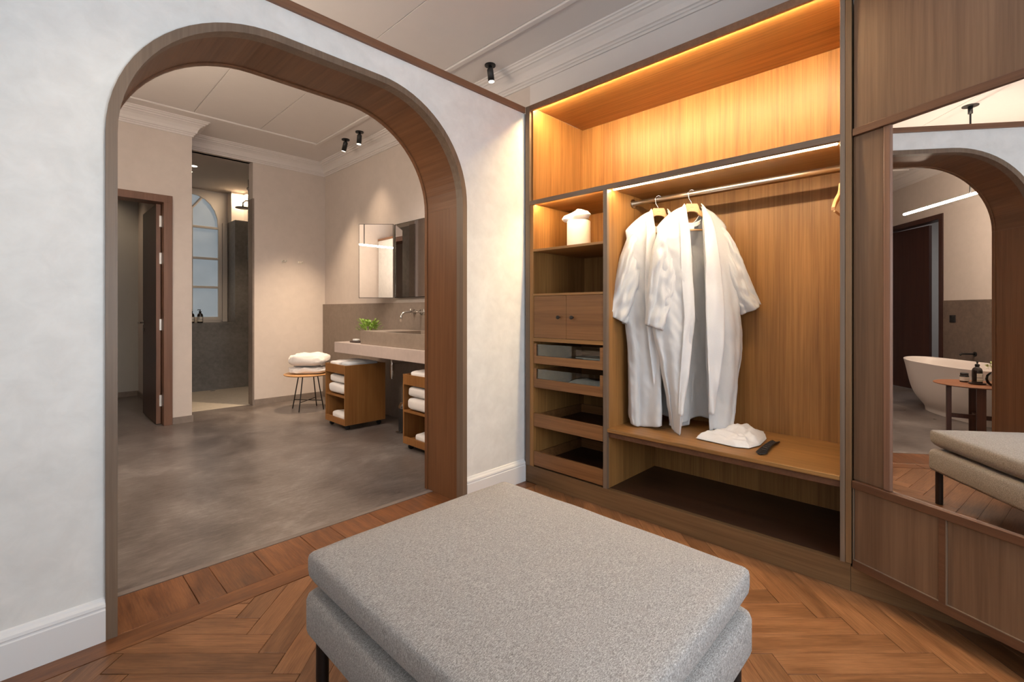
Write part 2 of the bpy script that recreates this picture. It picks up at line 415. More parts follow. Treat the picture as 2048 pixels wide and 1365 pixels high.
# border planks along the arch wall and short boards in the arch reveal
x = -1.1
for l in (.9, 1.25, 1.15, .35):
    add_plank([(x, 2.157), (min(x+l, 2.457), 2.157), (min(x+l, 2.457), 2.262), (x, 2.262)], 0, M['plank_x']); x += l
x = .236
for l in (.26, .10, .19, .23, .16, .24, .18, .22, .17):
    x1 = min(x+l, 1.885)
    add_plank([(x, 2.262), (x1, 2.262), (x1, 2.564), (x, 2.564)], PI/2, M['plank_x']); x = x1
# --- bathroom floor
fb = struct('floor', bb(-1.2, 2.93, 2.60, 6.60, -.10, 0), M['concrete'])
struct('trim_1', bb(.236, 1.885, 2.566, 2.602, -.10, .0005), plaster('threshold_strip_stone', (.17, .14, .125), .10, 3, .5))
struct('floor', bb(1.25, 2.48, 6.60, 8.7, -.10, .001), M['shower_floor'])
struct('floor', bb(-1.2, 1.25, 6.60, 8.5, -.10, 0), M['concrete'])
# --- arch wall
X0a, X1a, TOP, RR, TH = .2025, 1.918, 2.455, .60, .033
YF, YBk = 2.272, 2.633
def arch_path(inset, n=18):
    x0, x1, t, r = X0a+inset, X1a-inset, TOP-inset, RR-inset
    pts = [(x0, 0)]
    for k in range(n+1):
        a = PI-k*(PI/2)/n; pts.append((x0+r+r*math.cos(a), t-r+r*math.sin(a)))
    for k in range(n+1):
        a = PI/2-k*(PI/2)/n; pts.append((x1-r+r*math.cos(a), t-r+r*math.sin(a)))
    pts.append((x1, 0)); return pts
BZ = 2.593
bm = B(); box(bm, -1.15, X0a, YF, YBk, 0, BZ); box(bm, X1a, 2.93, YF, YBk, 0, BZ)
pp = arch_path(0)[1:-1]
for (xa, za), (xb, zb) in zip(pp, pp[1:]):
    if xb-xa < 1e-5: continue
    prism(bm, [(xa, za), (xb, zb), (xb, BZ), (xa, BZ)], 'y', YF, YBk)
bmesh.ops.remove_doubles(bm, verts=bm.verts, dist=1e-5)
struct('wall_arch', bm, M['plaster'])
struct('trim_2', bb(-1.15, 2.455, 2.256, 2.65, BZ, 2.633), M['beam'])
# arch lining (jambs + curved head), with a front board and a far bead
arch = struct('trim_3')
def lining(y0, y1, inner, outer=0, mats=None, name=''):
    A, Bp = arch_path(outer), arch_path(inner)
    n = len(A)
    for part, (i0, i1) in (('jamb_lining', (0, 1)), ('arch_lining', (1, n-2)), ('jamb_lining', (n-2, n-1))):
        bm = B(); rows = []
        for i in range(i0, i1+1):
            (xa, za), (xb, zb) = A[i], Bp[i]
            if part == 'jamb_lining' and za > 0: za -= .0008; zb = za
            rows.append([bm.verts.new((xa, y0, za)), bm.verts.new((xb, y0, zb)), bm.verts.new((xb, y1, zb)), bm.verts.new((xa, y1, za))])
        for a, b in zip(rows, rows[1:]):
            for k in range(4): bm.faces.new((a[k], a[(k+1) % 4], b[(k+1) % 4], b[k]))
        bm.faces.new(rows[0]); bm.faces.new(rows[-1])
        obj(part, bm, M['lining'] if part == 'jamb_lining' else M['lining_y'], arch)
lining(2.318, 2.622, .033)
lining(2.623, 2.648, .040, -.02)
def front_trim():
    A, Bp = arch_path(0), arch_path(.034); n = len(A)
    for part, (i0, i1) in (('jamb_trim', (0, 1)), ('arch_trim', (1, n-2)), ('jamb_trim', (n-2, n-1))):
        bm = B(); rows = []
        for i in range(i0, i1+1):
            (xa, za), (xb, zb) = A[i], Bp[i]
            if part == 'jamb_trim' and za > 0: zb = za
            rows.append([bm.verts.new((xa, 2.256, za)), bm.verts.new((xb, 2.256, zb)), bm.verts.new((xb, 2.3165, zb)), bm.verts.new((xa, 2.3165, za))])
        for a, b in zip(rows, rows[1:]):
            for k in range(4): bm.faces.new((a[k], a[(k+1) % 4], b[(k+1) % 4], b[k]))
        bm.faces.new(rows[0]); bm.faces.new(rows[-1])
        obj(part, bm, M['edge'], arch)
front_trim()
# baseboards
def baseboard(name, x0, x1):
    prof = [(YF, 0), (2.252, 0), (2.252, .112), (2.256, .116), (2.256, .121), (2.253, .124), (2.255, .134), (2.262, .142), (2.266, .150), (YF, .153)]
    struct(name, prism(B(), prof, 'x', x0, x1), M['white_paint'])
baseboard('baseboard_left', -1.1, X0a); baseboard('baseboard_right', X1a, 2.455)
# --- other walls of the dressing room
struct('wall_back', bb(-1.15, 3.1, -1.45, -1.40, 0, CH), M['plaster'])
struct('wall_left', bb(-1.15, -1.10, -1.40, 2.27, 0, CH), M['plaster'])
struct('wall_right', bb(2.75, 2.80, -1.40, .36, 0, CH), M['plaster'])
struct('wall_wardrobe', bb(3.09, 3.15, -1.4, 2.27, 0, CH), M['bath_plaster'])
struct('wall_over_wardrobe', bb(2.93, 3.0, -1.4, 2.64, 2.70, CH), M['ceiling'])
# --- bathroom walls
struct('wall_vanity', bb(2.93, 3.08, 2.64, 6.66, 0, CH), M['bath_plaster'])
bm = B(); box(bm, 1.25, 1.32, 6.51, 6.66, 0, CH); box(bm, 2.0, 2.93, 6.51, 6.66, 0, CH); box(bm, 1.32, 2.0, 6.51, 6.66, 3.085, CH)
struct('wall_bathroom_back', bm, M['bath_plaster'])
# WC block wall with doorway
DX0, DX1, DZ = .13, 1.0, 2.325
bm = B(); box(bm, DX1+.075, 1.25, 6.03, 6.20, 0, CH); box(bm, -.25, DX0-.075, 6.03, 6.20, 0, CH); box(bm, DX0-.075, DX1+.075, 6.03, 6.20, DZ+.075, CH)
box(bm, 1.11, 1.25, 6.20, 8.6, 0, CH); box(bm, -.25, -.12, 6.2, 8.6, 0, CH)
struct('wall_closet_front', bm, M['bath_plaster'])
struct('wall_closet_back', bb(-.12, 1.11, 8.44, 8.55, 0, CH), plaster('closet_wall_paint', (.46, .46, .44), .02, 1.2))
# tub-side wall with door opening
TX = -1.2
bm = B(); box(bm, TX-.12, TX, 2.0, 5.40, 0, CH); box(bm, TX-.12, TX, 5.40, 6.75, 2.46, CH); box(bm, TX-.12, TX, 6.75, 8.6, 0, CH)
struct('wall_tub_side', bm, M['bath_plaster'])
struct('wall_alcove_back', bb(TX, -.25, 7.3, 7.4, 0, CH), M['bath_plaster'])
struct('wall_corridor', bb(-3.0, -2.9, 4.6, 8.0, 0, CH), plaster('corridor_wall_paint', (.42, .43, .43), .02, 1.2))
bm = B(); box(bm, -3.0, TX-.12, 4.6, 4.7, 0, CH); box(bm, -3, TX-.12, 7.9, 8.0, 0, CH); struct('wall_corridor_ends', bm, M['bath_plaster'])
struct('floor', bb(-3.0, TX, 4.6, 8.0, -.1, -.001), M['concrete'])
# splash panels
obj('splash_panel', bb(2.896, 2.93, 2.64, 6.505, .0, 1.287, bev=.001), M['splash'], bpy.data.objects['wall_vanity'])
obj('splash_panel', bb(TX, TX+.012, 2.64, 5.33, 0, 1.335, bev=.001), M['splash_shaded'], bpy.data.objects['wall_tub_side'])
# bathroom skirting
def skirt(n, *a): struct('baseboard_'+n, bb(*a, bev=.001), M['jamb_stone'])
skirt('bathroom_back', 2.02, 2.895, 6.500, 6.512, 0, .072)
skirt('closet_front', 1.08, 1.262, 6.018, 6.032, 0, .072)
skirt('closet_side', 1.249, 1.262, 6.03, 6.51, 0, .072)
skirt('closet_back', -.12, 1.11, 8.428, 8.441, 0, .07)
skirt('closet_right', 1.098, 1.111, 6.9, 8.44, 0, .07)
# shower: jamb cladding, stone walls, niche, ceiling
bm = B(); box(bm, 1.996, 2.0155, 6.505, 6.665, 0, 2.617); box(bm, 2.0, 2.45, 6.655, 6.67, 0, 2.617)
struct('trim_4', bm, M['jamb_stone'])
bm = B(); box(bm, 1.305, 1.322, 6.505, 6.665, 0, 2.617); struct('trim_5', bm, M['jamb_stone'])
bm = B(); box(bm, 2.45, 2.6, 6.66, 8.21, 0, 2.61); box(bm, 1.25, 1.30, 6.66, 8.21, 0, 2.61)
box(bm, 1.25, 2.27, 8.21, 8.66, 0, 1.0); box(bm, 2.27, 2.6, 8.21, 8.66, 0, 2.61)
struct('wall_shower_stone', bm, M['shower_stone'])
bm = B(); box(bm, 2.45, 2.6, 6.66, 8.5, 2.61, CH); box(bm, 1.25, 1.30, 6.66, 8.66, 2.61, CH); box(bm, 2.27, 2.6, 8.40, 8.66, 2.61, CH)
# wall around the arched window (centre x 1.77)
WX0, WX1, WZ0, WS, WT = 1.41, 2.13, 1.10, 2.50, 2.995
WC = (WX0+WX1)/2; HW = (WX1-WX0)/2
def warc(inset=0, n=12):
    out = []
    for k in range(n+1):
        a = PI-k*PI/n; out.append((WC+(HW-inset)*math.cos(a), WS+(WT-WS-inset)*(abs(math.sin(a))**.88)))
    return out
YW = 8.60
box(bm, 1.25, WX0-.045, YW, YW+.08, 1.0, CH); box(bm, WX1+.045, 2.27, YW, YW+.08, 1.0, CH); box(bm, WX0-.045, WX1+.045, YW, YW+.08, 1.0, WZ0-.04)
wa = warc(-.045)
for (xa, za), (xb, zb) in zip(wa, wa[1:]):
    if xb-xa > 1e-4: prism(bm, [(xa, za), (xb, zb), (xb, CH), (xa, CH)], 'y', YW, YW+.08)
struct('wall_shower_window', bm, M['cream_paint'])
struct('ceiling', bb(1.25, 2.6, 6.60, 8.7, 3.085, 3.14), M['shower_ceiling'])
# --- arched window
win = struct('window_1')
bm = B(); o1, i1 = warc(-.05), warc(0)
o1 = [(WX0-.05, WZ0-.05)]+o1+[(WX1+.05, WZ0-.05)]; i1 = [(WX0, WZ0)]+i1+[(WX1, WZ0)]
for y0, y1, oo, ii in ((YW-.035, YW+.03, o1, i1),):
    rows = [[bm.verts.new((a[0], y0, a[1])), bm.verts.new((b[0], y0, b[1])), bm.verts.new((b[0], y1, b[1])), bm.verts.new((a[0], y1, a[1]))] for a, b in zip(oo, ii)]
    rows.append(rows[0])
    for a, b in zip(rows, rows[1:]):
        for k in range(4): bm.faces.new((a[k], a[(k+1) % 4], b[(k+1) % 4], b[k]))
obj('window_frame', bm, M['cream_paint'], win)
for z in (WS, 2.015, 1.565): obj('glazing_bar', bb(WX0, WX1, YW-.028, YW+.012, z-.018, z+.018, bev=.004), M['cream_paint'], win)
obj('glazing_bar', bb(WC-.02, WC+.02, YW-.03, YW+.014, WZ0, 2.80, bev=.004), M['cream_paint'], win)
for s in (-1, 1):
    obj('glazing_bar', tb([(WC, YW-.008, 2.77), (WC+s*.06, YW-.008, 2.85), (WC+s*.135, YW-.008, 2.955)], .02, 6), M['cream_paint'], win)
zs = [(WZ0, 1.565), (1.565, 2.015), (2.015, WS)]
for s in (0, 1):
    xa, xb = (WX0, WC) if s == 0 else (WC, WX1)
    for z0, z1 in zs: obj('pane', bb(xa, xb, YW+.002, YW+.008, z0, z1), M['frosted'], win)
    pts = [p for p in warc(0, 24) if (p[0] <= WC+1e-6) == (s == 0) or abs(p[0]-WC) < 1e-6]
    poly = [(xa, WS)]+[p for p in pts if xa+1e-4 < p[0] < xb-1e-4]+[(xb, WT if s == 0 else WS)]
    if s == 0: poly = [(WX0, WS)]+[p for p in pts if p[0] > WX0+1e-4 and p[0] < WC-1e-4]+[(WC, WT-.002), (WC, WS)]
    else: poly = [(WC, WS), (WC, WT-.002)]+[p for p in pts if p[0] > WC+1e-4 and p[0] < WX1-1e-4]+[(WX1, WS)]
    obj('pane', prism(B(), poly, 'y', YW+.002, YW+.008), M['frosted'], win)
obj('window_sill', bb(1.30, 2.27, 8.215, YW, 1.0, 1.012, bev=.002), M['shower_stone'], win)
obj('casing_panel', bb(WX1+.06, 2.262, YW-.025, YW, 1.02, WS+.1, bev=.006), M['cream_paint'], win)
obj('casing_panel', bb(WX0-.04, WX1+.04, YW-.03, YW, 1.013, 1.052, bev=.006), M['cream_paint'], win)
# --- ceiling with panels, mouldings
ce = struct('ceiling', bb(-3.0, 3.3, -1.45, 8.66, CH, CH+.08), M['ceiling'])
cx = [-1.0, -.06, .566, 1.193, 1.822, 2.455]
for a, b in zip(cx, cx[1:]): obj('ceiling_panel', bb(a+.003, b-.003, -1.3, 5.69, CH-.006, CH, bev=.002), M['ceiling'], ce)
def mould(x0, x1, y0, y1): return obj('moulding_strip', bb(x0, x1, y0, y1, CH-.020, CH, bev=.006), M['ceiling'], ce)
mould(2.455, 2.50, -1.3, 5.735); mould(-1.0, 2.455, 5.69, 5.735)
# cornice swept along the walls
path = [(2.93, -1.4), (2.93, 6.51), (1.25, 6.51), (1.25, 6.03), (-.25, 6.03), (-.25, 7.3), (TX, 7.3), (TX, 2.64)]
prof = [(0, 3.072), (.012, 3.072), (.014, 3.088), (.024, 3.092), (.028, 3.104), (.040, 3.108), (.046, 3.135), (.062, 3.165), (.088, 3.186), (.100, 3.188), (.103, 3.199), (.120, 3.205), (.128, 3.217), (.138, 3.219), (.140, CH)]
bm = B(); rows = []
for i, p in enumerate(path):
    p = Vector(p); ns = []
    if i > 0: d = (p-Vector(path[i-1])).normalized(); ns.append(Vector((-d.y, d.x)))
    if i < len(path)-1: d = (Vector(path[i+1])-p).normalized(); ns.append(Vector((-d.y, d.x)))
    off = ns[0] if len(ns) == 1 else (ns[0]+ns[1] if abs(ns[0].dot(ns[1])) < .1 else ns[0])
    rows.append([bm.verts.new((p.x+off.x*d_, p.y+off.y*d_, z)) for d_, z in prof])
for a, b in zip(rows, rows[1:]):
    for k in range(len(prof)-1): bm.faces.new((a[k], a[k+1], b[k+1], b[k]))
struct('trim_6', bm, M['ceiling'])

# ================================================================ WARDROBE
WX = 2.455; WB = 3.06
wd = thing('wardrobe', 'large built-in oak open wardrobe with lit hanging bay and stack of drawers', 'wardrobe', (2.7, 1.3, 0))
def wp(name, mt, *a, bev=.0012, **k): return obj(name, bb(*a, bev=bev), mt, wd, **k)
wp('plinth', M['plinth'], 2.459, 2.49, .372, 2.254, 0, .1165)
wp('side_panel', M['oak_z'], 2.475, WB, 2.2, 2.24, 0, 2.618)
wp('front_stile', M['edge'], WX, 2.476, 2.217, 2.2545, .117, 2.6325)
wp('side_panel', M['oak_z'], 2.476, WB, .392, .409, .1165, 2.618)
wp('front_stile', M['edge'], WX, 2.477, .3905, .4095, .117, 2.6325)
wp('end_post', M['post'], WX-.003, 2.50, .368, .3895, .12, 2.6325)
wp('back_panel', M['oak_z'], WB, WB+.018, .38, 2.24, 0, 2.633)
wp('top_board', M['oak_y'], 2.474, WB, .409, 2.2, 2.618, 2.633)
wp('top_lip', M['beam'], WX, 2.474, .4095, 2.2165, 2.594, 2.6325)
wp('long_shelf', M['oak_y'], 2.476, WB, .409, 2.2, 1.945, 1.965)
wp('shelf_lip', M['edge_y'], WX, 2.476, .4095, 2.2165, 1.936, 1.9655)
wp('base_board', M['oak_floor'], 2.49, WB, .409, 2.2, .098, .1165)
wp('divider', M['oak_z'], 2.476, WB, 1.586, 1.612, .1165, 1.945)
wp('front_stile', M['edge'], WX, 2.477, 1.585, 1.613, .117, 1.936)
# hanging bay
wp('bench', M['oak_y'], 2.4565, WB, .4095, 1.585, .462, .483, bev=.003)
wp('bench_apron', M['walnut_x'], 2.472, 2.49, .4095, 1.585, .430, .462)
wp('ceiling_strip_groove', M['edge_y'], 2.498, 2.520, .42, 1.575, 1.941, 1.9455)
for a, b in ((.428, .985), (.99, 1.572)): wp('light_strip', M['led_mid'], 2.501, 2.516, a, b, 1.937, 1.9412, bev=.0005, label='warm white light strip')
# upper bay strip and tissue cubby strip
wp('light_strip', M['led_amber'], 2.477, 2.489, .42, 2.205, 2.606, 2.616, bev=.0005, label='amber light strip')
wp('light_strip', M['led_cubby'], 2.4765, 2.4825, 1.625, 2.185, 1.9405, 1.9445, bev=.0005, label='amber light strip')
# rod
rodx, rodz = 2.756, 1.895
obj('hanging_rod', tb([(rodx, 1.584, rodz), (rodx, .411, rodz)], .0145, 24), M['rod'], wd, smooth=True, label='shiny round metal rod')
for y0, y1 in ((1.585, 1.577), (.4095, .4175)): obj('rod_flange', tb([(rodx, y0, rodz), (rodx, y1, rodz)], .028, 20), M['chrome'], wd, smooth='auto')
# left stack
LY0, LY1 = 1.613, 2.184
wp('inner_stile', M['oak_z'], 2.458, 2.48, LY1, 2.2165, .117, 1.936)
wp('inner_side', M['oak_z'], 2.48, WB, LY1, 2.2, .117, 1.936)
for z0, z1 in ((1.609, 1.625), (1.300, 1.316), (.987, 1.012)): wp('shelf', M['oak_y'], 2.458, WB, LY0, LY1, z0, z1)
ym = 1.9
for a, b, ky in ((LY0+.002, ym-.001, ym-.055), (ym+.001, LY1-.002, ym+.055)):
    d = wp('cabinet_door', M['drawer'], 2.461, 2.479, a, b, 1.0135, 1.2985)
    obj('knob', tube(tb([(2.461, ky, 1.155), (2.447, ky, 1.155)], .0055, 12), [(2.449, ky, 1.155), (2.444, ky, 1.155), (2.437, ky, 1.155)], [.009, .0125, .0115], 16), M['dark_metal'], d, smooth='auto')
def drawer(z0, zr, ztop, glass):
    d = wp('drawer', M['drawer'], 2.459, 2.476, LY0+.003, LY1-.003, z0, zr, label='glass-fronted drawer' if glass else None)
    for a, b in ((LY0+.006, LY0+.018), (LY1-.018, LY1-.006)): obj('drawer_side', bb(2.477, 3.0, a, b, z0+.008, (ztop if glass else zr)-.012, bev=.001), M['drawer'], d)
    obj('drawer_back', bb(3.0, 3.012, LY0+.006, LY1-.006, z0+.008, (ztop if glass else zr)-.012, bev=.001), M['drawer'], d)
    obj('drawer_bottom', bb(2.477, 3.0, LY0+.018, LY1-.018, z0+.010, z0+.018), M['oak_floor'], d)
    if glass:
        for a, b in ((LY0+.003, LY0+.026), (LY1-.026, LY1-.003)): obj('drawer_stile', bb(2.459, 2.476, a, b, zr, ztop, bev=.001), M['drawer'], d)
        obj('glass_pane', bb(2.464, 2.469, LY0+.024, LY1-.024, zr-.004, ztop-.004, bev=.0008), M['glass'], d)
    return d
drawer(.834, .888, .972, True); drawer(.668, .730, .801, True)
drawer(.398, .490, .49, False); drawer(.128, .226, .226, False)

# ================================================================ MIRROR CABINET (angled)
aC = math.radians(-19.6)
def cdir(deg): a = math.radians(deg); return FW*math.cos(a)+RT*math.sin(a)
e1 = -cdir(-19.6); rz = math.atan2(e1.y, e1.x)
mc = thing('mirror_cabinet', 'angled brown wood cabinet with framed panels and a tall recessed mirror', 'cabinet', (2.455, .366, 0), rz)
WMc = WM[mc.name]; iW = WMc.inverted()
def s_at(px, off=0.0):
    d = FW+RT*((px-1024)/946.); n = Vector((-e1.y, e1.x)); O = Vector((2.455, .366))+n*off
    # solve t*d = O + s*e1
    det = d.x*(-e1.y)-d.y*(-e1.x); t = (O.x*(-e1.y)-O.y*(-e1.x))/det
    s = ((t*d-O).dot(e1)); return s
def cp(name, mt, s0, s1, y0, y1, z0, z1, bev=.0012, **k):
    return obj(name, bb(s0, s1, y0, y1, z0, z1, bev=bev), mt, mc, local=True, **k)
SE = 1.48
cp('upper_panel', M['walnut'], .004, SE, .004, .10, 1.9735, 3.1, bev=.002)
cp('upper_rail', M['walnut_x'], .002, SE, -.002, .09, 1.9425, 1.973)
cp('lower_rail', M['walnut_x'], .002, SE, -.006, .09, .446, .477, bev=.002)
sp1, sp2 = s_at(1876.5), s_at(1891)
cp('bottom_rail', M['walnut_x'], .001, SE, .0, .02, .106, .1395)
cp('stile', M['walnut_x'], sp1, sp2, .0, .02, .140, .4455)
cp('lower_panel', M['walnut'], .006, sp1-.001, .005, .02, .140, .4455, bev=.002)
cp('lower_panel', M['walnut'], sp2+.001, SE, .005, .02, .140, .4455, bev=.002)
cp('panel_highlight', M['edge'], .002, .0055, .0, .01, .141, .445, bev=.0004); cp('panel_highlight', M['edge'], sp2, sp2+.0035, -.0012, .01, .143, .445, bev=.0004)  # pale strips stand in for light caught on the panels' bevelled edges
cp('panel_highlight', M['edge'], .006, sp1, -.0008, .01, .1395, .1425, bev=.0004); cp('panel_highlight', M['edge'], sp2, SE, -.0008, .01, .1395, .1425, bev=.0004)
cp('carcass', M['walnut'], .006, SE, .095, .30, .106, 3.1)
sm = s_at(1780, .0)
cp('niche_panel', M['walnut'], -.004, s_at(1763.5), .012, .09, .4775, 1.942, bev=.003)
cp('niche_trim', M['frame_wood'], s_at(1764.5), sm-.001, .004, .09, .4775, 1.942, bev=.004)
# mirror slab, slightly proud on its hinge
mdeg, moff = -18.6, -.016
md_ = cdir(mdeg); mn = Vector((-md_.y, md_.x)); mP = Vector((2.455, .368))+mn*moff
d1780 = FW+RT*((1781-1024)/946.); t = mP.dot(mn)/d1780.dot(mn); pA = d1780*t; pB = pA-md_*1.25
# away side of the room
back = -mn if (mn.dot(-pA) > 0) else mn
def slab(name, a, b, th0, th1, z0, z1, mt):
    bm = B(); q = [a+back*th0, b+back*th0, b+back*th1, a+back*th1]
    prism(bm, [(p.x, p.y) for p in q], 'z', z0, z1); return obj(name, bm, mt, mc)
mi = slab('mirror', pA, pB, 0, .004, .4775, 1.942, M['mirror'])
mi['label'] = 'tall mirror reflecting the bathroom'
slab('mirror_backing', pA, pB, .0045, .02, .4775, 1.942, M['dark_metal'])
slab('mirror_edge', pA+md_*.0035, pA+md_*.0005, -.0005, .02, .4775, 1.942, M['chrome'])
# plinth running straight on under the cabinet
struct('baseboard_wardrobe', bb(2.46, 2.49, -.25, .371, 0, .106, bev=.001), M['plinth'])

# ================================================================ OTTOMAN
ot = thing('ottoman', 'large grey wool upholstered square ottoman on dark metal legs', 'ottoman', (1.035, .965, 0))
def ring(bm, x0, x1, y0, y1, r, z, n=6, bow=0, zf=None):
    vs = []
    for cx_, cy_, a0 in ((x1-r, y1-r, 0), (x0+r, y1-r, 90), (x0+r, y0+r, 180), (x1-r, y0+r, 270)):
        for k in range(n+1):
            a = math.radians(a0+90*k/n); vs.append([cx_+r*math.cos(a), cy_+r*math.sin(a), z])
    # densify straight sides
    out = []
    for i, a in enumerate(vs):
        b = vs[(i+1) % len(vs)]; L = math.hypot(b[0]-a[0], b[1]-a[1]); m_ = 14 if i % (n+1) == n else 1
        for k in range(m_):
            t_ = k/m_; out.append([a[0]+(b[0]-a[0])*t_, a[1]+(b[1]-a[1])*t_, z])
    mx_, my_ = (x0+x1)/2, (y0+y1)/2; hx, hy = (x1-x0)/2, (y1-y0)/2
    res = []
    for p in out:
        u, v = (p[0]-mx_)/hx, (p[1]-my_)/hy
        if bow:
            if abs(u) > abs(v): p[0] += math.copysign(bow*(1-v*v), u)
            else: p[1] += math.copysign(bow*(1-u*u), v)
        zz = z+(zf(u, v) if zf else 0)+.0025*nz(p[0]*6, p[1]*6, z*20)
        res.append(bm.verts.new((p[0], p[1], zz)))
    return res
def rings(levels, cap=True):
    bm = B(); rs = [ring(bm, *a, **k) for a, k in levels]
    for a, b in zip(rs, rs[1:]):
        n = len(a)
        for i in range(n): bm.faces.new((a[i], a[(i+1) % n], b[(i+1) % n], b[i]))
    if cap: bm.faces.new(rs[0][::-1]); bm.faces.new(rs[-1])
    return bm
OX0, OX1, OY0, OY1 = .598, 1.474, .452, 1.482
def R_(i, z, r, bow=0, dx=0, zf=None): return ((OX0+dx+i, OX1-dx-i, OY0+dx+i, OY1-dx-i, r, z), dict(bow=bow, zf=zf))
lv = [R_(.05, .206, .03), R_(.012, .207, .03), R_(.003, .213, .03, .002), R_(0, .225, .03, .004), R_(0, .270, .03, .006), R_(.0, .312, .03, .005), R_(.004, .327, .03, .004), R_(.014, .336, .03, .002), R_(.04, .339, .03), R_(.2, .34, .03)]
obj('base_cushion', rings(lv), M['melange'], ot, smooth=True)
c0 = .008
def dome(u, v): return 0
lv = [R_(.10, .341, .03, 0, c0), R_(.055, .343, .03, 0, c0), R_(.035, .350, .018, .002, c0), R_(.012, .366, .014, .005, c0), R_(.002, .385, .013, .008, c0), R_(0, .405, .012, .010, c0), R_(.0, .435, .012, .010, c0), R_(.002, .4455, .012, .009, c0), R_(.007, .4520, .014, .007, c0)]
zt = .4515
for i_, dz in ((.03, .0045), (.06, .0095), (.10, .015), (.15, .0195), (.21, .0225), (.28, .0245), (.35, .0255), (.40, .026)): lv.append(R_(i_, zt+dz, .02, 0, c0))
obj('seat_cushion', rings(lv), M['melange'], ot, smooth=True)
bm = B(); g = .03
box(bm, OX0+g, OX1-g, OY0+g, OY0+g+.025, .196, .207); box(bm, OX0+g, OX1-g, OY1-g-.025, OY1-g, .196, .207); box(bm, OX0+g, OX0+g+.025, OY0+g, OY1-g, .196, .207); box(bm, OX1-g-.025, OX1-g, OY0+g, OY1-g, .196, .207)
obj('under_frame', bm, M['dark_metal'], ot)
for x in (OX0+.042, OX1-.042):
    for y in (OY0+.042, OY1-.042): obj('leg', lt([(0, 0), (.017, 0), (.019, .003), (.019, .199), (0, .199)], (x, y, 0), 24), M['dark_metal'], ot, smooth='auto')

# ================================================================ ROBES AND HANGERS
def V3(u, wv, z, P, U=None, Wv=None):
    U = U or RT; Wv = Wv or -FW
    return Vector((P[0]+U.x*u+Wv.x*wv, P[1]+U.y*u+Wv.y*wv, z))
def hanger(label, P, ztop, U=None, Wv=None, group=None, printed=True):
    U = U or RT; Wv = Wv or -FW
    h = thing('clothes_hanger', label, 'hanger', (P[0], P[1], ztop-.18), 0, group)
    f = lambda u, w_, z: V3(u, w_, z, P, U, Wv)
    # hook: over the rod and down in an S
    pts = []
    for k in range(15):
        a = math.radians(-30+k*15); pts.append((.021*math.cos(a), .002, rodz+.001+.021*math.sin(a)))
    pts = [(p[0], p[1], p[2]) for p in pts]
    pts += [(-.016, .001, rodz-.03), (-.004, 0, rodz-.047), (.0, 0, rodz-.062), (0, 0, ztop-.01)]
    obj('hook', tb([f(*p) for p in pts], .0021, 8), M['chrome'], h, smooth=True)
    # wooden yoke: same stations along the top and bottom edges
    st = [(0, 0, .046), (.016, 0, .047), (.032, 0, .053), (.039, .012, .062), (.047, .036, .070), (.075, .058, .086), (.12, .083, .108), (.165, .112, .134), (.2, .142, .157)]
    st = [(-x_, a_, b_) for x_, a_, b_ in st[:0:-1]]+st
    bm = B(); R4 = [[bm.verts.new(f(x_, w_, ztop-q_)) for w_, q_ in ((.007, a_), (.007, b_), (-.007, b_), (-.007, a_))] for x_, a_, b_ in st]
    for p_, q_ in zip(R4, R4[1:]):
        for k in range(4): bm.faces.new((p_[k], p_[(k+1) % 4], q_[(k+1) % 4], q_[k]))
    bm.faces.new(R4[0]); bm.faces.new(R4[-1])
    obj('yoke', bm, M['light_wood'], h, bevel=.0015)
    obj('trouser_bar', tb([f(-.16, 0, ztop-.155), (f(.16, 0, ztop-.155))], .0055, 10), M['light_wood'], h, smooth=True)
    if printed:
        bm = B()
        for k, (u0, wd_) in enumerate(((-.011, .004), (-.006, .003), (-.002, .004), (.003, .003), (.007, .004))):
            q = [f(u0, .0075, ztop-.0225), f(u0+wd_, .0075, ztop-.0225), f(u0+wd_, .0075, ztop-.0205), f(u0, .0075, ztop-.0205)]
            bm.faces.new([bm.verts.new(p) for p in q])
        obj('printed_mark', bm, M['print'], h, label='tiny dark printed name')
    return h
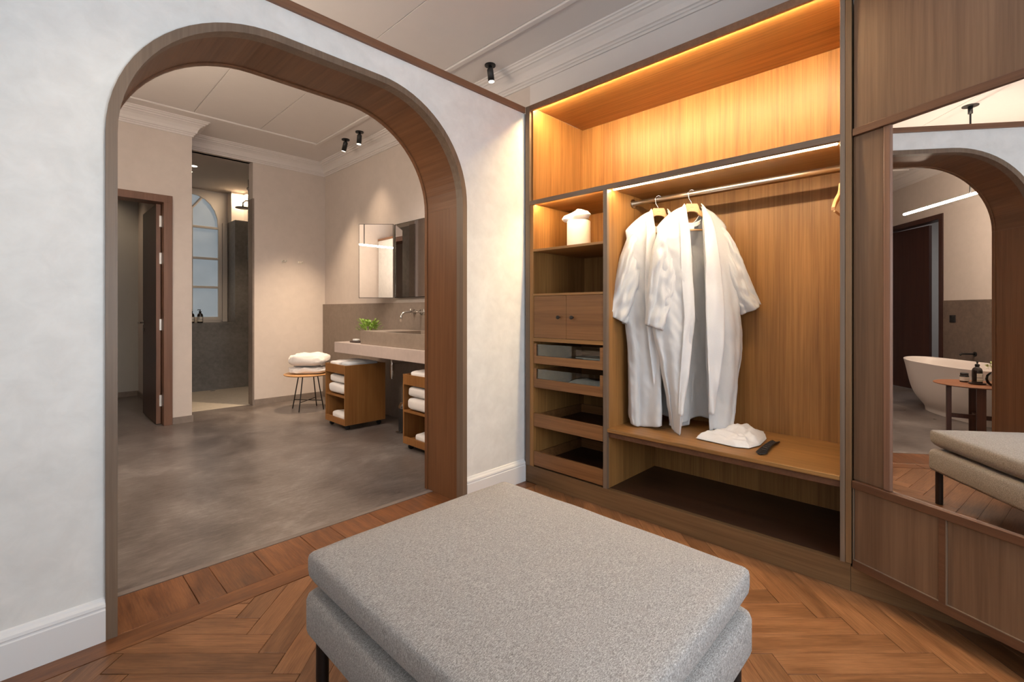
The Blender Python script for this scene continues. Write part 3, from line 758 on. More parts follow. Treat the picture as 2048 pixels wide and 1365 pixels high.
def robe(label, P, px0, T, left, right, top, hemf, seed, sleeves, gap, group, lap=(.03, .07)):
    """left/right: silhouette tables [(py, px)], all read at this robe's distance T"""
    k = 946./T; X = lambda px: (px-px0)/k; Z = lambda py: 1.2+(621.5-py)/k
    r = thing('bathrobe', label, 'bathrobe', (P[0], P[1], .49), 0, group)
    f = lambda u, w_, z: V3(u, w_, z, P)
    def table(tab, z):
        tz = [(Z(py), X(px)) for py, px in tab]
        if z >= tz[0][0]: return tz[0][1]
        for (za, xa), (zb, xb) in zip(tz, tz[1:]):
            if zb <= z <= za: t_ = (za-z)/(za-zb); t_ = t_*t_*(3-2*t_)*.4+t_*.6; return xa+(xb-xa)*t_
        return tz[-1][1]
    zsh = lambda u: Z(top)-.012-.118*max(0, (abs(u)-.045)/.16)**1.6
    def side(nu, nv, back):
        pass
    # C-shaped sheet
    N, Mv = 150, 110
    th0 = .16
    def bodypt(i, j):
        th = th0+(2*PI-2*th0)*i; s_, c_ = math.sin(th), math.cos(th)
        v = j
        utop = .205*s_; ztop_ = zsh(utop)
        isback = c_ < 0
        if isback and abs(utop) < .07: ztop_ -= .095*(1-(abs(utop)/.07)**2)
        zb = hemf(s_, c_)
        z = ztop_+(zb-ztop_)*v
        xl, xr = table(left, z), table(right, z)
        m_, hw = (xl+xr)/2, (xr-xl)/2
        tv = min(1, v/.10); tv = tv*tv*(3-2*tv)
        u = utop*(1-tv)+(m_+hw*s_)*tv if True else 0
        if not isback:
            g_ = gap(z)
            ss = (abs(s_)-math.sin(th0))/(1-math.sin(th0))
            edge = g_[1] if s_ > 0 else g_[0]
            out = (xr if s_ > 0 else xl)
            uu = edge+(out-edge)*ss
            utp = (math.copysign(.052+(.205-.052)*ss, s_))
            u = utp*(1-tv)+uu*tv
            ztf = zsh(utp); z = ztf+(zb-ztf)*v
        depth = .012+.055*min(1, v/.12)**.6+.03*v
        wv = depth*c_
        A = .004+.034*(v**.8)*(1 if v > .05 else v/.05)
        fold = .50*math.sin(th*5+seed+2.6*nz(th*.8, v*1.2, seed))+.16*math.sin(th*13+seed*2+4*nz(th, v*1.5, seed+5))+.75*nz(th*2.2, v*1.6, seed+9)
        crease = .011*nz(u*14, z*4, seed+3)+.006*nz(u*30+z*12, z*14, seed)+.0022*nz(u*80, z*40, seed)+.009*max(0, nz(u*9+z*3, z*2.2, seed+40))**.5*math.sin(u*60+z*9)
        wv += A*fold*(1 if abs(c_) > .2 else .6)+crease*min(1, v*8)
        u += .25*A*nz(th*3, v*3, seed+2)*(1-abs(s_)**6)
        if z < .488: z = .488
        return f(u, wv, z)
    bm = B(); grid(bm, bodypt, N, Mv)
    o = obj('robe_body', bm, M['robe'], r, smooth=True)
    md = o.modifiers.new('solid', 'SOLIDIFY'); md.thickness = .0035; md.offset = 0
    # shawl collar bands
    for sgn in (-1, 1):
        def col(i, j):
            v = j*.93
            zt_ = Z(top)+.003; zb = hemf(.15*sgn, 1)+.012
            z = zt_+(zb-zt_)*v
            g_ = gap(z); e_ = g_[1] if sgn > 0 else g_[0]
            wd_ = (.045+(lap[1] if sgn > 0 else lap[0])*math.sin(PI*min(1, v*1.02))**1.3-.022*v)
            e2 = e_*min(1, v/.1)+math.copysign(.050, sgn)*(1-min(1, v/.1))
            u = e2+sgn*wd_*(i-.04)*(1-.25*(1-min(1, v/.04)))
            zz = z-.045*i*(1-min(1, v/.12))
            wv = .016+.062*min(1, v/.12)**.6+.034*v+.010*math.sin(i*PI)*(1-.4*v)+.012*nz(u*18, z*7, seed+20)+.008*v*math.sin(i*5+z*9)
            return f(u, wv, max(zz, .49))
        bm = B(); grid(bm, col, 12, 90)
        o = obj('collar_band', bm, M['robe_collar'], r, smooth=True)
        md = o.modifiers.new('solid', 'SOLIDIFY'); md.thickness = .005; md.offset = 0
    # neck band and hem label inside the back
    def nb(i, j):
        u = -.06+.12*i; z = Z(top)-.105-.028*j+.02*(abs(u)/.06)**2
        return f(u, -.010+.006*nz(u*30, z*30, seed), z)
    bm = B(); grid(bm, nb, 16, 5); o = obj('neck_band', bm, M['robe_collar'], r, smooth=True)
    md = o.modifiers.new('solid', 'SOLIDIFY'); md.thickness = .006
    zl = Z(top)-.125
    bm = B(); bm.faces.new([bm.verts.new(f(u, .0, z)) for u, z in ((-.016, zl), (.016, zl), (.016, zl-.022), (-.016, zl-.022))])
    obj('size_label', bm, M['paper'], r, label='small white woven label')
    # sleeves
    for outer, inner in sleeves:
        n = len(outer); A_ = [(X(px), Z(py)) for py, px in outer]; B_ = [(X(px), Z(py)) for py, px in inner]
        def interp(tab, v):
            q = v*(n-1); a = min(int(q), n-2); t_ = q-a
            return tab[a][0]+(tab[a+1][0]-tab[a][0])*t_, tab[a][1]+(tab[a+1][1]-tab[a][1])*t_
        def sl(i, j):
            a, b = interp(A_, j), interp(B_, j); th = 2*PI*i
            cx_, cz_ = (a[0]+b[0])/2, (a[1]+b[1])/2; hx, hz = (a[0]-b[0])/2, (a[1]-b[1])/2
            dpt = (.018+.032*min(1, j*2.2)+.008*j)
            fo = (.010*math.sin(th*4+j*5+seed)+.014*nz(th, j*4, seed+30)+.008*math.sin(th*9+j*11+3*nz(th, j*5, seed))+.012*nz(th*3+j*8, j*11, seed+50))*min(1, j*3)
            c_ = math.cos(th)
            return f(cx_+hx*c_, .004+(dpt+fo)*math.sin(th)+fo*.3, cz_+hz*c_+.004*nz(th*2, j*6, seed))
        bm = B(); grid(bm, sl, 48, 44, cu=True)
        o = obj('sleeve', bm, M['robe'], r, smooth=True)
        md = o.modifiers.new('solid', 'SOLIDIFY'); md.thickness = .0035; md.offset = 0
    return r
# front robe: centre px 1385, distance 2.81
P2 = (FW*2.81+RT*((1383-1024)/946.*2.81)); P1 = (FW*2.955+RT*((1317-1024)/946.*2.955))
h2 = hanger('pale wooden hanger of the front robe, right of the other robe hanger', (P2.x, P2.y), 1.2+(621.5-408)/336.7, group='wooden clothes hangers on the rod')
h1 = hanger('pale wooden hanger of the rear robe, nearest the drawer stack', (P1.x, P1.y), 1.2+(621.5-417)/320.1, group='wooden clothes hangers on the rod')
h3 = hanger('empty wooden hanger seen edge-on at the right end of the rod', (rodx, .452), 1.812, U=Vector((1, 0)), Wv=Vector((0, -1)), group='wooden clothes hangers on the rod', printed=False)
k2 = 336.7
robe('white cotton bathrobe hanging in front, right sleeve spread out wide', (P2.x, P2.y), 1383, 2.81,
     left=[(410, 1338), (480, 1312), (540, 1306), (600, 1303), (660, 1306), (730, 1322), (800, 1335), (868, 1345)],
     right=[(410, 1425), (470, 1455), (540, 1466), (610, 1478), (660, 1484), (700, 1484), (760, 1477), (820, 1472), (858, 1462)],
     top=410, hemf=lambda s, c: .500+.018*math.sin(s*4+1)+(.0 if c > 0 else .03)+(-.012 if c > .95 else 0),
     seed=3.1, gap=lambda z: ((-.048+.030*max(0, min(1, (1.70-z)/.5))) if z > 1.15 else (-.018-.085*((1.15-z)/.65)), .046+.016*max(0, min(1, (1.7-z)/1.2))),
     sleeves=[([(440, 1432), (466, 1455), (500, 1472), (545, 1490), (580, 1505), (608, 1518)], [(480, 1430), (505, 1440), (540, 1448), (580, 1458), (610, 1470), (630, 1480)]),
              ([(440, 1335), (466, 1315), (500, 1305), (560, 1297), (610, 1293), (650, 1291)], [(480, 1345), (510, 1352), (550, 1352), (590, 1348), (630, 1342), (666, 1332)])],
     group='white bathrobes in the wardrobe')
robe('white cotton bathrobe hanging behind and left of the other robe', (P1.x, P1.y), 1317, 2.955,
     left=[(420, 1280), (480, 1256), (560, 1248), (640, 1250), (700, 1256), (780, 1257), (830, 1258), (856, 1262)],
     right=[(420, 1350), (480, 1378), (560, 1385), (640, 1390), (700, 1390), (780, 1385), (856, 1375)],
     top=420, hemf=lambda s, c: .500+.012*math.sin(s*5+2)+(.0 if c > 0 else .03),
     seed=8.4, gap=lambda z: (-.046+.03*max(0, min(1, (1.6-z))), .044), lap=(.04, .05),
     sleeves=[([(448, 1275), (475, 1255), (515, 1240), (560, 1230), (600, 1222), (632, 1217)], [(490, 1280), (510, 1282), (545, 1282), (580, 1278), (620, 1264), (650, 1254)]),
              ([(448, 1360), (475, 1376), (515, 1388), (560, 1394), (600, 1400), (632, 1404)], [(490, 1355), (510, 1358), (545, 1360), (580, 1364), (620, 1368), (650, 1376)])],
     group='white bathrobes in the wardrobe')

# ================================================================ SMALL THINGS IN THE WARDROBE
def softbox(c, size, rz=0, e=.35, ev=.45, layers=0, amp=.004, seed=0, nu=56, nv=28, groove=.05, tilt=0):
    """superquadric soft block (folded towel, pouch)"""
    def sg(x, p): return math.copysign(abs(x)**p, x)
    ca, sa = math.cos(rz), math.sin(rz)
    def f(i, j):
        th = 2*PI*i; ph = -PI/2+PI*j
        x = sg(math.cos(ph), ev)*sg(math.cos(th), e); y = sg(math.cos(ph), ev)*sg(math.sin(th), e); z = sg(math.sin(ph), ev)
        if layers:
            g_ = 1-groove*max(0, math.cos(PI*layers*(z+1)))**6*(1 if abs(z) < .93 else 0); x *= g_; y *= g_
        px, py, pz = x*size[0]/2, y*size[1]/2, z*size[2]/2
        d = amp*(nz(px*9+seed, py*9, pz*14)+.5*nz(px*24, py*24+seed, pz*30))
        pz += d*(1 if z > -.6 else 0)*2+tilt*px; px += d*1.2*math.copysign(1, x); py += d*math.copysign(1, y)
        return Vector((c[0]+px*ca-py*sa, c[1]+px*sa+py*ca, max(c[2]+pz, c[2]-size[2]/2)))
    bm = B(); grid(bm, f, nu, nv, cu=True); bmesh.ops.remove_doubles(bm, verts=bm.verts, dist=1e-5); return bm
# tissue box
tx, ty = 2.62, 1.915
t_ = thing('tissue_box', 'white round tissue box on the lit shelf above the dark cubby', 'tissue box', (tx, ty, 1.625))
obj('box', lt([(0, 0), (.078, 0), (.080, .003), (.0795, .178), (.076, .182), (.045, .182), (.035, .180), (0, .179)], (tx, ty, 1.6255), 40), M['tissue_box'], t_, smooth='auto')
bm = B()
def tf(i, j):
    th = 2*PI*i; rr = [.018, .034, .070, .092, .076, .036, .002]
    q = j*6; a = min(int(q), 5); fr = q-a; r_ = rr[a]+(rr[a+1]-rr[a])*fr
    zz = [.172, .178, .188, .206, .228, .248, .256]; z = zz[a]+(zz[a+1]-zz[a])*fr
    r_ *= 1+.22*math.sin(th*3+1)+.12*math.sin(th*7+j*4)
    return Vector((tx+r_*math.cos(th)*.75-RT.x*.006, ty+r_*math.sin(th)*1.1+.012, 1.6255+z+.010*math.sin(th*2)))
grid(bm, tf, 40, 25, cu=True); obj('tissue', bm, M['tissue'], t_, smooth=True)
# white pouch on the bench
def pouch():
    cx_, cy_ = 2.79, .945; t = thing('shoe_pouch', 'crumpled white drawstring pouch lying on the wardrobe bench', 'bag', (cx_, cy_, .484))
    # outline corners on the bench plane
    A_ = [(2.600, 1.105), (2.70, 1.085), (2.86, 1.075), (2.965, 1.02), (3.0, .93), (2.97, .855), (2.86, .815), (2.70, .80), (2.60, .825), (2.575, .885), (2.585, .97)]
    n = len(A_)
    def f(i, j):
        q = i*n; a = int(q) % n; fr = q-int(q); fr = fr*fr*(3-2*fr)
        p = Vector(A_[a]).lerp(Vector(A_[(a+1) % n]), fr); c = Vector((cx_, cy_-.01)); s_ = min(1, j*1.0)
        side = 1 if j <= .5 else -1; s_ = 1-abs(2*j-1); s_ = s_**.55
        xy = c.lerp(p, s_); h = (1-s_**2.2)
        top = .484+.014+.048*h+.030*nz(xy.x*13, xy.y*13, 1)*(.3+.7*h)+.012*nz(xy.x*34, xy.y*34, 3)-.02*max(0, 1-abs((xy.x-2.72)-(xy.y-.9)*.6)/.05)*h
        z = top if side < 0 else .4845
        if s_ > .97: z = .490
        return Vector((xy.x, xy.y, max(.4845, z)))
    bm = B(); grid(bm, f, 80, 41, cu=True); bmesh.ops.remove_doubles(bm, verts=bm.verts, dist=1e-4)
    obj('pouch_body', bm, M['pouch'], t, smooth=True)
pouch()
# shoe horn
t_ = thing('shoe_horn', 'black curved shoe horn lying on the wardrobe bench beside the white pouch', 'shoe horn', (2.69, .757, .484))
def sh(i, j):
    p = Vector((2.535, .752)).lerp(Vector((2.85, .765)), i); wd_ = .040-.012*math.sin(i*PI)-.008*i
    if i < .08: wd_ *= (i/.08)**.5+.02
    if i > .96: wd_ *= ((1-i)/.04)**.5*.3+.7
    v = (j-.5)*2
    return Vector((p.x, p.y+v*wd_*.5*1.35, .4855+.010*v*v*.6+.012*math.sin(i*PI)))
bm = B(); grid(bm, sh, 30, 9); o = obj('horn_blade', bm, M['black'], t_, smooth=True); md = o.modifiers.new('solid', 'SOLIDIFY'); md.thickness = .003; md.offset = 1
bm = B()
for k in range(7):
    i0 = .2+k*.1; a = sh(i0, .2); b = sh(i0, .8); tube(bm, [a+Vector((0, 0, .004)), b+Vector((0, 0, .004))], .0012, 6)
obj('grip_ribs', bm, simple('dark_grip', (.05, .045, .05), .4), t_, kind='stuff')
# drawer contents
bm = B()
for k, (dx, dy, a) in enumerate(((0, 0, .1), (.01, -.03, .3), (-.01, .02, -.1))):
    q = []
    for sx, sy in ((-1, -1), (1, -1), (1, 1), (-1, 1)): q.append((2.74+dx+(sx*.075*math.cos(a)-sy*.11*math.sin(a)), 1.84+dy+(sx*.075*math.sin(a)+sy*.11*math.cos(a))))
    prism(bm, q, 'z', .8535+k*.008, .8610+k*.008)
tag(obj('leaflets', bm, M['paper']), 'white paper leaflets lying in the upper glass-fronted drawer', 'paper')
tag(obj('laundry_bag', softbox((2.62, 1.83, .706), (.20, .30, .040), .2, ev=.7, amp=.008, seed=5), M['pouch'], smooth=True), 'folded white laundry bag in the lower glass-fronted drawer', 'bag')

# ================================================================ CEILING SPOTS
def ceiling_spot(x, y, label, aim=(0, 0, -1), power=25, ang=55, col=WARM):
    t = thing('ceiling_spotlight', label, 'lamp', (x, y, CH), 0, 'black ceiling spotlights')
    obj('rose', tb([(x, y, CH), (x, y, CH-.010)], .045, 28), M['black'], t, smooth='auto')
    d = Vector(aim).normalized(); a = Vector((x, y, CH-.010)); b = Vector((x, y, CH-.04)); c_ = b+d*.10
    obj('stem', tb([a, b], .014, 16), M['black'], t, smooth='auto')
    obj('lamp_barrel', tb([b-d*.012, b, c_], [.016, .026, .026], 24), M['black'], t, smooth='auto')
    obj('lamp_face', tb([c_-d*.001, c_+d*.0015], .0225, 20), M['lamp_face'], t)
    if power: spot('spot_light', c_+d*.01, c_+d*2, power, col, ang, 1.0, .04)
ceiling_spot(2.675, 2.853, 'black ceiling spotlight above the wardrobe corner, outside the arch view', (.05, -.1, -1), 10, 70)
ceiling_spot(2.643, 4.985, 'right one of the two black ceiling spotlights seen through the arch', (-.05, .05, -1), 60, 80)
ceiling_spot(2.645, 5.323, 'left one of the two black ceiling spotlights seen through the arch', (-.10, .33, -1), 330, 56)
ceiling_spot(1.1, 3.9, 'added unseen ceiling spotlight filling the middle of the bathroom with light', (.1, .2, -1), 125, 125, SOFT)  # fill lamp added out of sight to lift the whole bathroom
ceiling_spot(2.3, 3.75, 'added unseen ceiling spotlight brightening the basin side', (.05, .1, -1), 55, 100, SOFT)  # second added fill lamp, also out of sight
ceiling_spot(.1, 4.6, 'black ceiling spotlight between bathtub and closet door', (.2, .3, -1), 50, 110) if False else None
# shower downlights
for (x, y, lb) in ((1.53, 7.27, 'round recessed shower downlight, right of the pair and nearer'), (1.543, 7.60, 'round recessed shower downlight, left of the pair and farther')):
    t = thing('recessed_downlight', lb, 'lamp', (x, y, 3.085), 0, 'recessed shower downlights')
    obj('lens', tb([(x, y, 3.0845), (x, y, 3.082)], .035, 24), M['lamp_face'], t); obj('ring', lt([(.035, -.0015), (.046, -.004), (.048, 0)], (x, y, 3.085), 28), M['white_metal'], t, smooth=True)
spot('shower_light', (1.6, 7.4, 3.05), (1.75, 7.5, 0), 45, WARM, 90, .6)
area('shower_cove_light', (2.36, 8.30, 3.05), (.16, .12), 5, WARM, (0, .1, -1))
# ================================================================ PENDANT BAR OVER THE TUB
t_ = thing('pendant_bar_lamp', 'long glowing tube pendant lamp over the bathtub, seen in the mirror', 'lamp', (-.165, 3.44, CH))
obj('rose', tb([(-.165, 3.44, CH), (-.165, 3.44, CH-.012)], .065, 32), M['black'], t_, smooth='auto')
obj('collar', tb([(-.165, 3.44, CH-.012), (-.165, 3.44, CH-.085)], .019, 20), M['black'], t_, smooth='auto')
obj('stem', tb([(-.165, 3.44, CH-.085), (-.165, 3.44, 2.365)], .008, 12), M['black'], t_, smooth='auto')
obj('light_tube', tb([(-.165, 2.72, 2.345), (-.165, 4.42, 2.345)], .013, 24), M['led_tube'], t_, smooth='auto', label='glowing white tube')
for y in (2.72, 4.42): obj('end_cap', tb([(-.165, y-.006, 2.345), (-.165, y+.006, 2.345)], .0135, 20), M['white_metal'], t_, smooth='auto')

# ================================================================ VANITY
ct = obj('vanity_counter', bb(2.30, 2.896, 2.64, 4.884, .757, .865, bev=.003), M['counter'])
tag(ct, 'long thick pale stone vanity counter fixed to the bathroom wall', 'counter')
bs = thing('trough_basin', 'long rectangular grey-brown stone trough basin on the pale counter', 'basin', (2.58, 3.7, .865))
bm = B(); x0, x1, y0, y1, z0, z1, th = 2.335, 2.80, 2.95, 4.385, .8655, .998, .022
box(bm, x0, x0+th, y0, y1, z0, z1, bev=.002); box(bm, x1-th, x1, y0, y1, z0, z1, bev=.002)
box(bm, x0+th, x1-th, y0, y0+th, z0, z1, bev=.002); box(bm, x0+th, x1-th, 3.98, y1, z0, z1, bev=.002); box(bm, x0+th, x1-th, y0+th, 3.98, z0, z0+.03)
obj('trough', bm, M['basin'], bs)
obj('drain', tb([(2.57, 3.5, z0+.03), (2.57, 3.5, z0+.034)], .03, 24), M['chrome'], bs, smooth='auto')
# tap
tp = thing('wall_tap', 'chrome wall-mounted basin tap with two cross handles', 'tap', (2.896, 4.14, 1.18))
obj('spout', tb([(2.896, 4.14, 1.185), (2.74, 4.14, 1.185), (2.70, 4.14, 1.183), (2.665, 4.14, 1.168), (2.648, 4.14, 1.14), (2.645, 4.14, 1.085)], .011, 16), M['chrome'], tp, smooth=True)
obj('spout_flange', tb([(2.896, 4.14, 1.185), (2.886, 4.14, 1.185)], .028, 24), M['chrome'], tp, smooth='auto')
for y in (4.02, 4.26):
    h = obj('handle', tb([(2.896, y, 1.185), (2.845, y, 1.185)], [.018, .013], 16), M['chrome'], tp, smooth='auto')
    obj('flange', tb([(2.896, y, 1.185), (2.888, y, 1.185)], .028, 24), M['chrome'], h, smooth='auto')
    bm = B(); tube(bm, [(2.842, y-.032, 1.185), (2.842, y+.032, 1.185)], .006, 10); tube(bm, [(2.842, y, 1.153), (2.842, y, 1.217)], .006, 10)
    obj('cross_grip', bm, M['chrome'], h, smooth='auto')
# drain pipe
t_ = thing('drain_pipe', 'chrome drain trap under the vanity counter', 'pipe', (2.62, 4.26, .757))
obj('bottle_trap', tb([(2.62, 4.26, .757), (2.62, 4.26, .66), (2.62, 4.26, .655), (2.62, 4.26, .50)], [.012, .012, .022, .022], 20), M['chrome'], t_, smooth='auto')
obj('waste_arm', tb([(2.62, 4.26, .66), (2.9, 4.26, .66)], .012, 14), M['chrome'], t_, smooth='auto')
# mirror cabinet
mv = thing('bathroom_mirror', 'wall mirror cabinet over the basin with its left wing swung out', 'mirror', (2.88, 3.9, 1.335))
obj('cabinet_box', bb(2.872, 2.929, 2.9, 4.625, 1.340, 2.160, bev=.001), M['dark_metal'], mv)
obj('mirror_glass', bb(2.8695, 2.8718, 2.905, 4.62, 1.346, 2.154), M['mirror'], mv)
wv_ = [Vector((2.868, 4.632)), Vector((2.868, 4.632))-RT*.386]
def wing(name, n0, n1, z0, z1, mt, s0=0, s1=1):
    a, b = wv_[0].lerp(wv_[1], s0), wv_[0].lerp(wv_[1], s1)
    q = [a-FW*n0, b-FW*n0, b-FW*n1, a-FW*n1]
    return obj(name, prism(B(), [(p.x, p.y) for p in q], 'z', z0, z1), mt, mv)
wing('wing_frame', 0, .014, 1.338, 2.165, M['dark_metal']); w_ = wing('wing_mirror', .0142, .0162, 1.344, 2.159, M['mirror'], .015, .985); w_['label'] = 'angled mirror wing'
# plant
t_ = thing('potted_plant', 'small leafy green plant behind the left end of the trough basin', 'plant', (2.50, 4.50, .865))
obj('pot', lt([(0, 0), (.030, 0), (.038, .05), (.042, .075), (.038, .075), (.034, .07), (0, .068)], (2.50, 4.50, .8655), 24), M['vase'], t_, smooth=True)
def leaves(c, R, n, L, mt, par, up=.6, name='foliage', seed=1, flat=.6):
    rnd = random.Random(seed); bm = B()
    for k in range(n):
        a = rnd.uniform(0, 2*PI); r = R*rnd.uniform(.1, 1)**.6; base = Vector(c)+Vector((r*math.cos(a)*.45, r*math.sin(a)*.45, rnd.uniform(-.01, R*.55)))
        d = Vector((math.cos(a)*flat*rnd.uniform(.4, 1.3), math.sin(a)*flat*rnd.uniform(.4, 1.3), up*rnd.uniform(.3, 1.2))).normalized(); l_ = L*rnd.uniform(.7, 1.2)
        s_ = d.cross(Vector((0, 0, 1))).normalized()*l_*.24; st = base+d*R*rnd.uniform(.3, .9)
        t0 = st; tm = st+d*l_*.5+Vector((0, 0, .004)); te = st+d*l_-Vector((0, 0, l_*.25))
        v = [bm.verts.new(p) for p in (t0, tm-s_, te, tm+s_)]; vc = bm.verts.new(tm-Vector((0, 0, l_*.06)))
        for q in range(4): bm.faces.new((v[q], v[(q+1) % 4], vc))
    o = obj(name, bm, mt, par); o['kind'] = 'stuff'; return o
leaves((2.50, 4.52, .955), .11, 170, .055, M['leaf'], t_, up=.9)
bm = B()
for k in range(9): a = k*.7; tube(bm, [(2.50, 4.50, .90), (2.50+.02*math.cos(a), 4.50+.02*math.sin(a), .95), (2.5+.06*math.cos(a), 4.5+.06*math.sin(a), .99)], .0015, 5)
obj('stems', bm, M['leaf'], t_)
t_ = thing('soap_dish', 'small dark tray with white soap at the left end of the vanity counter', 'soap dish', (2.42, 4.62, .865))
obj('tray', softbox((2.42, 4.62, .874), (.11, .16, .016), .1, e=.6, amp=.0005), M['dark_tray'], t_, smooth=True)
obj('soap', softbox((2.42, 4.635, .892), (.05, .08, .022), .3, e=.8, amp=.001), M['soap'], t_, smooth=True)
t_ = thing('small_vial', 'small clear glass vial with dark stopper standing by the soap dish', 'bottle', (2.40, 4.50, .865))
obj('vial', lt([(0, 0), (.016, 0), (.018, .02), (.018, .035), (.009, .045), (.009, .05), (0, .05)], (2.40, 4.47, .8655), 20), M['vase'], t_, smooth=True)
obj('stopper', lt([(0, 0), (.010, 0), (.010, .022), (0, .022)], (2.40, 4.47, .9155), 16), M['dark_tray'], t_, smooth='auto')

# ================================================================ TROLLEYS AND TOWELS
def trolley(label):
    x0, x1, y0, y1 = 2.205, 2.655, 4.452, 4.892; z0, z1, th = .052, .650, .016
    t = thing('towel_trolley', label, 'trolley', (x0, y0, 0), 0, 'oak towel trolleys under the vanity')
    p = lambda n, *a, **k: obj(n, bb(*a, bev=.001), M['trolley'], t, **k)
    p('side_panel', x0, x1, y0, y0+th, z0, z1); p('side_panel', x0, x1, y1-th, y1, z0, z1); p('back_panel', x1-th, x1, y0+th, y1-th, z0, z1)
    p('front_band', x0, x0+th, y0+th, y1-th, .562, z1); p('front_band', x0, x0+th, y0+th, y1-th, z0, .112)
    p('shelf', x0, x1-th, y0+th, y1-th, .325, .343); p('bottom_board', x0+th, x1-th, y0+th, y1-th, .07, .088); p('tray_board', x0+th, x1-th, y0+th, y1-th, .60, .615)
    for x in (x0+.05, x1-.05):
        for y in (y0+.05, y1-.05):
            obj('castor', tb([(x, y-.011, .0235), (x, y+.011, .0235)], .0235, 18), M['black'], t, smooth='auto')
    return t
def dup(root, off, label):
    r = root.copy(); C.objects.link(r); r.location = Vector(root.location)+Vector(off); r['label'] = label
    for ch in list(root.children):
        c = ch.copy(); C.objects.link(c); c.parent = r
    return r
tr1 = trolley('oak towel trolley at the left end of the vanity, shown whole')
D = (.075, -1.355, 0)
tr2 = dup(tr1, D, 'oak towel trolley half hidden by the right side of the arch')
def towel(c, size, label, rz=0, seed=0, layers=2, grp='white towels around the vanity', mt=None, name='folded_towel', **k):
    o = obj(name, softbox(c, size, rz, e=.30, ev=.5, layers=layers, amp=.004, seed=seed, **k), mt or M['towel'], None, smooth=True)
    return tag(o, label, 'towel', grp)
towel((2.36, 4.67, .400), (.30, .36, .108), 'thick rolled white towel, lower one on the middle shelf of the left trolley', 0, 1)
towel((2.37, 4.68, .500), (.29, .34, .092), 'thick rolled white towel, upper one on the middle shelf of the left trolley', .03, 2)
towel((2.37, 4.64, .125), (.30, .30, .070), 'flat white towel on the bottom board of the left trolley', .02, 3)
towel((2.40, 4.757, .648), (.34, .20, .064), 'white towel on top of the left trolley, nearest the stool', 0, 4, layers=1)
towel((2.42, 4.56, .648), (.36, .165, .060), 'pale blue-grey linen folded on top of the left trolley', .08, 5, layers=3, mt=M['linen_blue'])
towel((2.43, 3.32, .400), (.30, .36, .110), 'thick rolled white towel, lower one on the middle shelf of the right trolley', 0, 6)
towel((2.43, 3.32, .505), (.29, .35, .096), 'thick rolled white towel, upper one on the middle shelf of the right trolley', .02, 7)
towel((2.45, 3.26, .125), (.30, .30, .070), 'flat white towel on the bottom board of the right trolley', .02, 8)
towel((2.45, 3.30, .652), (.32, .32, .072), 'folded white towel on top of the right trolley', .05, 9)
# stool
sx_, sy_ = 2.40, 5.80
t_ = thing('round_stool', 'round pale wood stool with thin dark metal legs by the bathroom back wall', 'stool', (sx_, sy_, 0))
obj('seat', lt([(0, .415), (.20, .415), (.262, .420), (.272, .428), (.272, .434), (.265, .438), (0, .438)], (sx_, sy_, 0), 48), M['stool_wood'], t_, smooth='auto')
for a in (20, 110, 200, 290):
    a = math.radians(a+18); obj('leg', tb([(sx_+.12*math.cos(a), sy_+.12*math.sin(a), .416), (sx_+.20*math.cos(a), sy_+.20*math.sin(a), 0)], .0065, 10), M['dark_metal'], t_, smooth='auto')
for a in (38, 128):
    a = math.radians(a); obj('stretcher', tb([(sx_+.178*math.cos(a), sy_+.178*math.sin(a), .11), (sx_-.178*math.cos(a), sy_-.178*math.sin(a), .11)], .005, 8), M['dark_metal'], t_, smooth='auto')
for z, s_, lb, sd in ((.4815, (.42, .34, .086), 'folded white bathrobe on the round stool, lower of two', 11), (.606, (.43, .36, .150), 'folded white bathrobe on the round stool, plump upper one', 12)):
    rb = obj('folded_bathrobe', softbox((sx_+.02, sy_, z), s_, math.radians(-40), e=.45, ev=.6, layers=2, amp=.012, seed=sd, groove=.04), M['towel'], None, smooth=True)
    tag(rb, lb, 'bathrobe', 'folded white bathrobes on the stool')
# pedal bin
t_ = thing('pedal_bin', 'black pedal bin with metal lid between the two towel trolleys', 'bin', (2.66, 4.02, 0))
obj('bin_body', lt([(0, .0), (.098, .0), (.1, .012), (.1, .235), (0, .235)], (2.66, 4.02, 0), 32), M['black'], t_, smooth='auto')
obj('lid', lt([(.1, .236), (.1, .255), (.085, .285), (.04, .30), (0, .302)], (2.66, 4.02, 0), 32), M['chrome'], t_, smooth='auto')
obj('pedal', bb(2.52, 2.58, 4.0, 4.04, .008, .018, bev=.002), M['chrome'], t_)
# wall hooks
for x, lb in ((2.378, 'small metal wall hook, left of the pair'), (2.585, 'small metal wall hook, right of the pair')):
    t = thing('wall_hook', lb+' on the bathroom back wall', 'hook', (x, 6.51, 1.85), 0, 'wall hooks by the shower')
    obj('backplate', bb(x-.028, x+.028, 6.506, 6.511, 1.835, 1.865, bev=.002), M['rod'], t)
    for d in (-.018, .018): obj('prong', tb([(x+d, 6.506, 1.852), (x+d, 6.475, 1.848), (x+d, 6.462, 1.862)], .005, 8), M['rod'], t, smooth='auto')

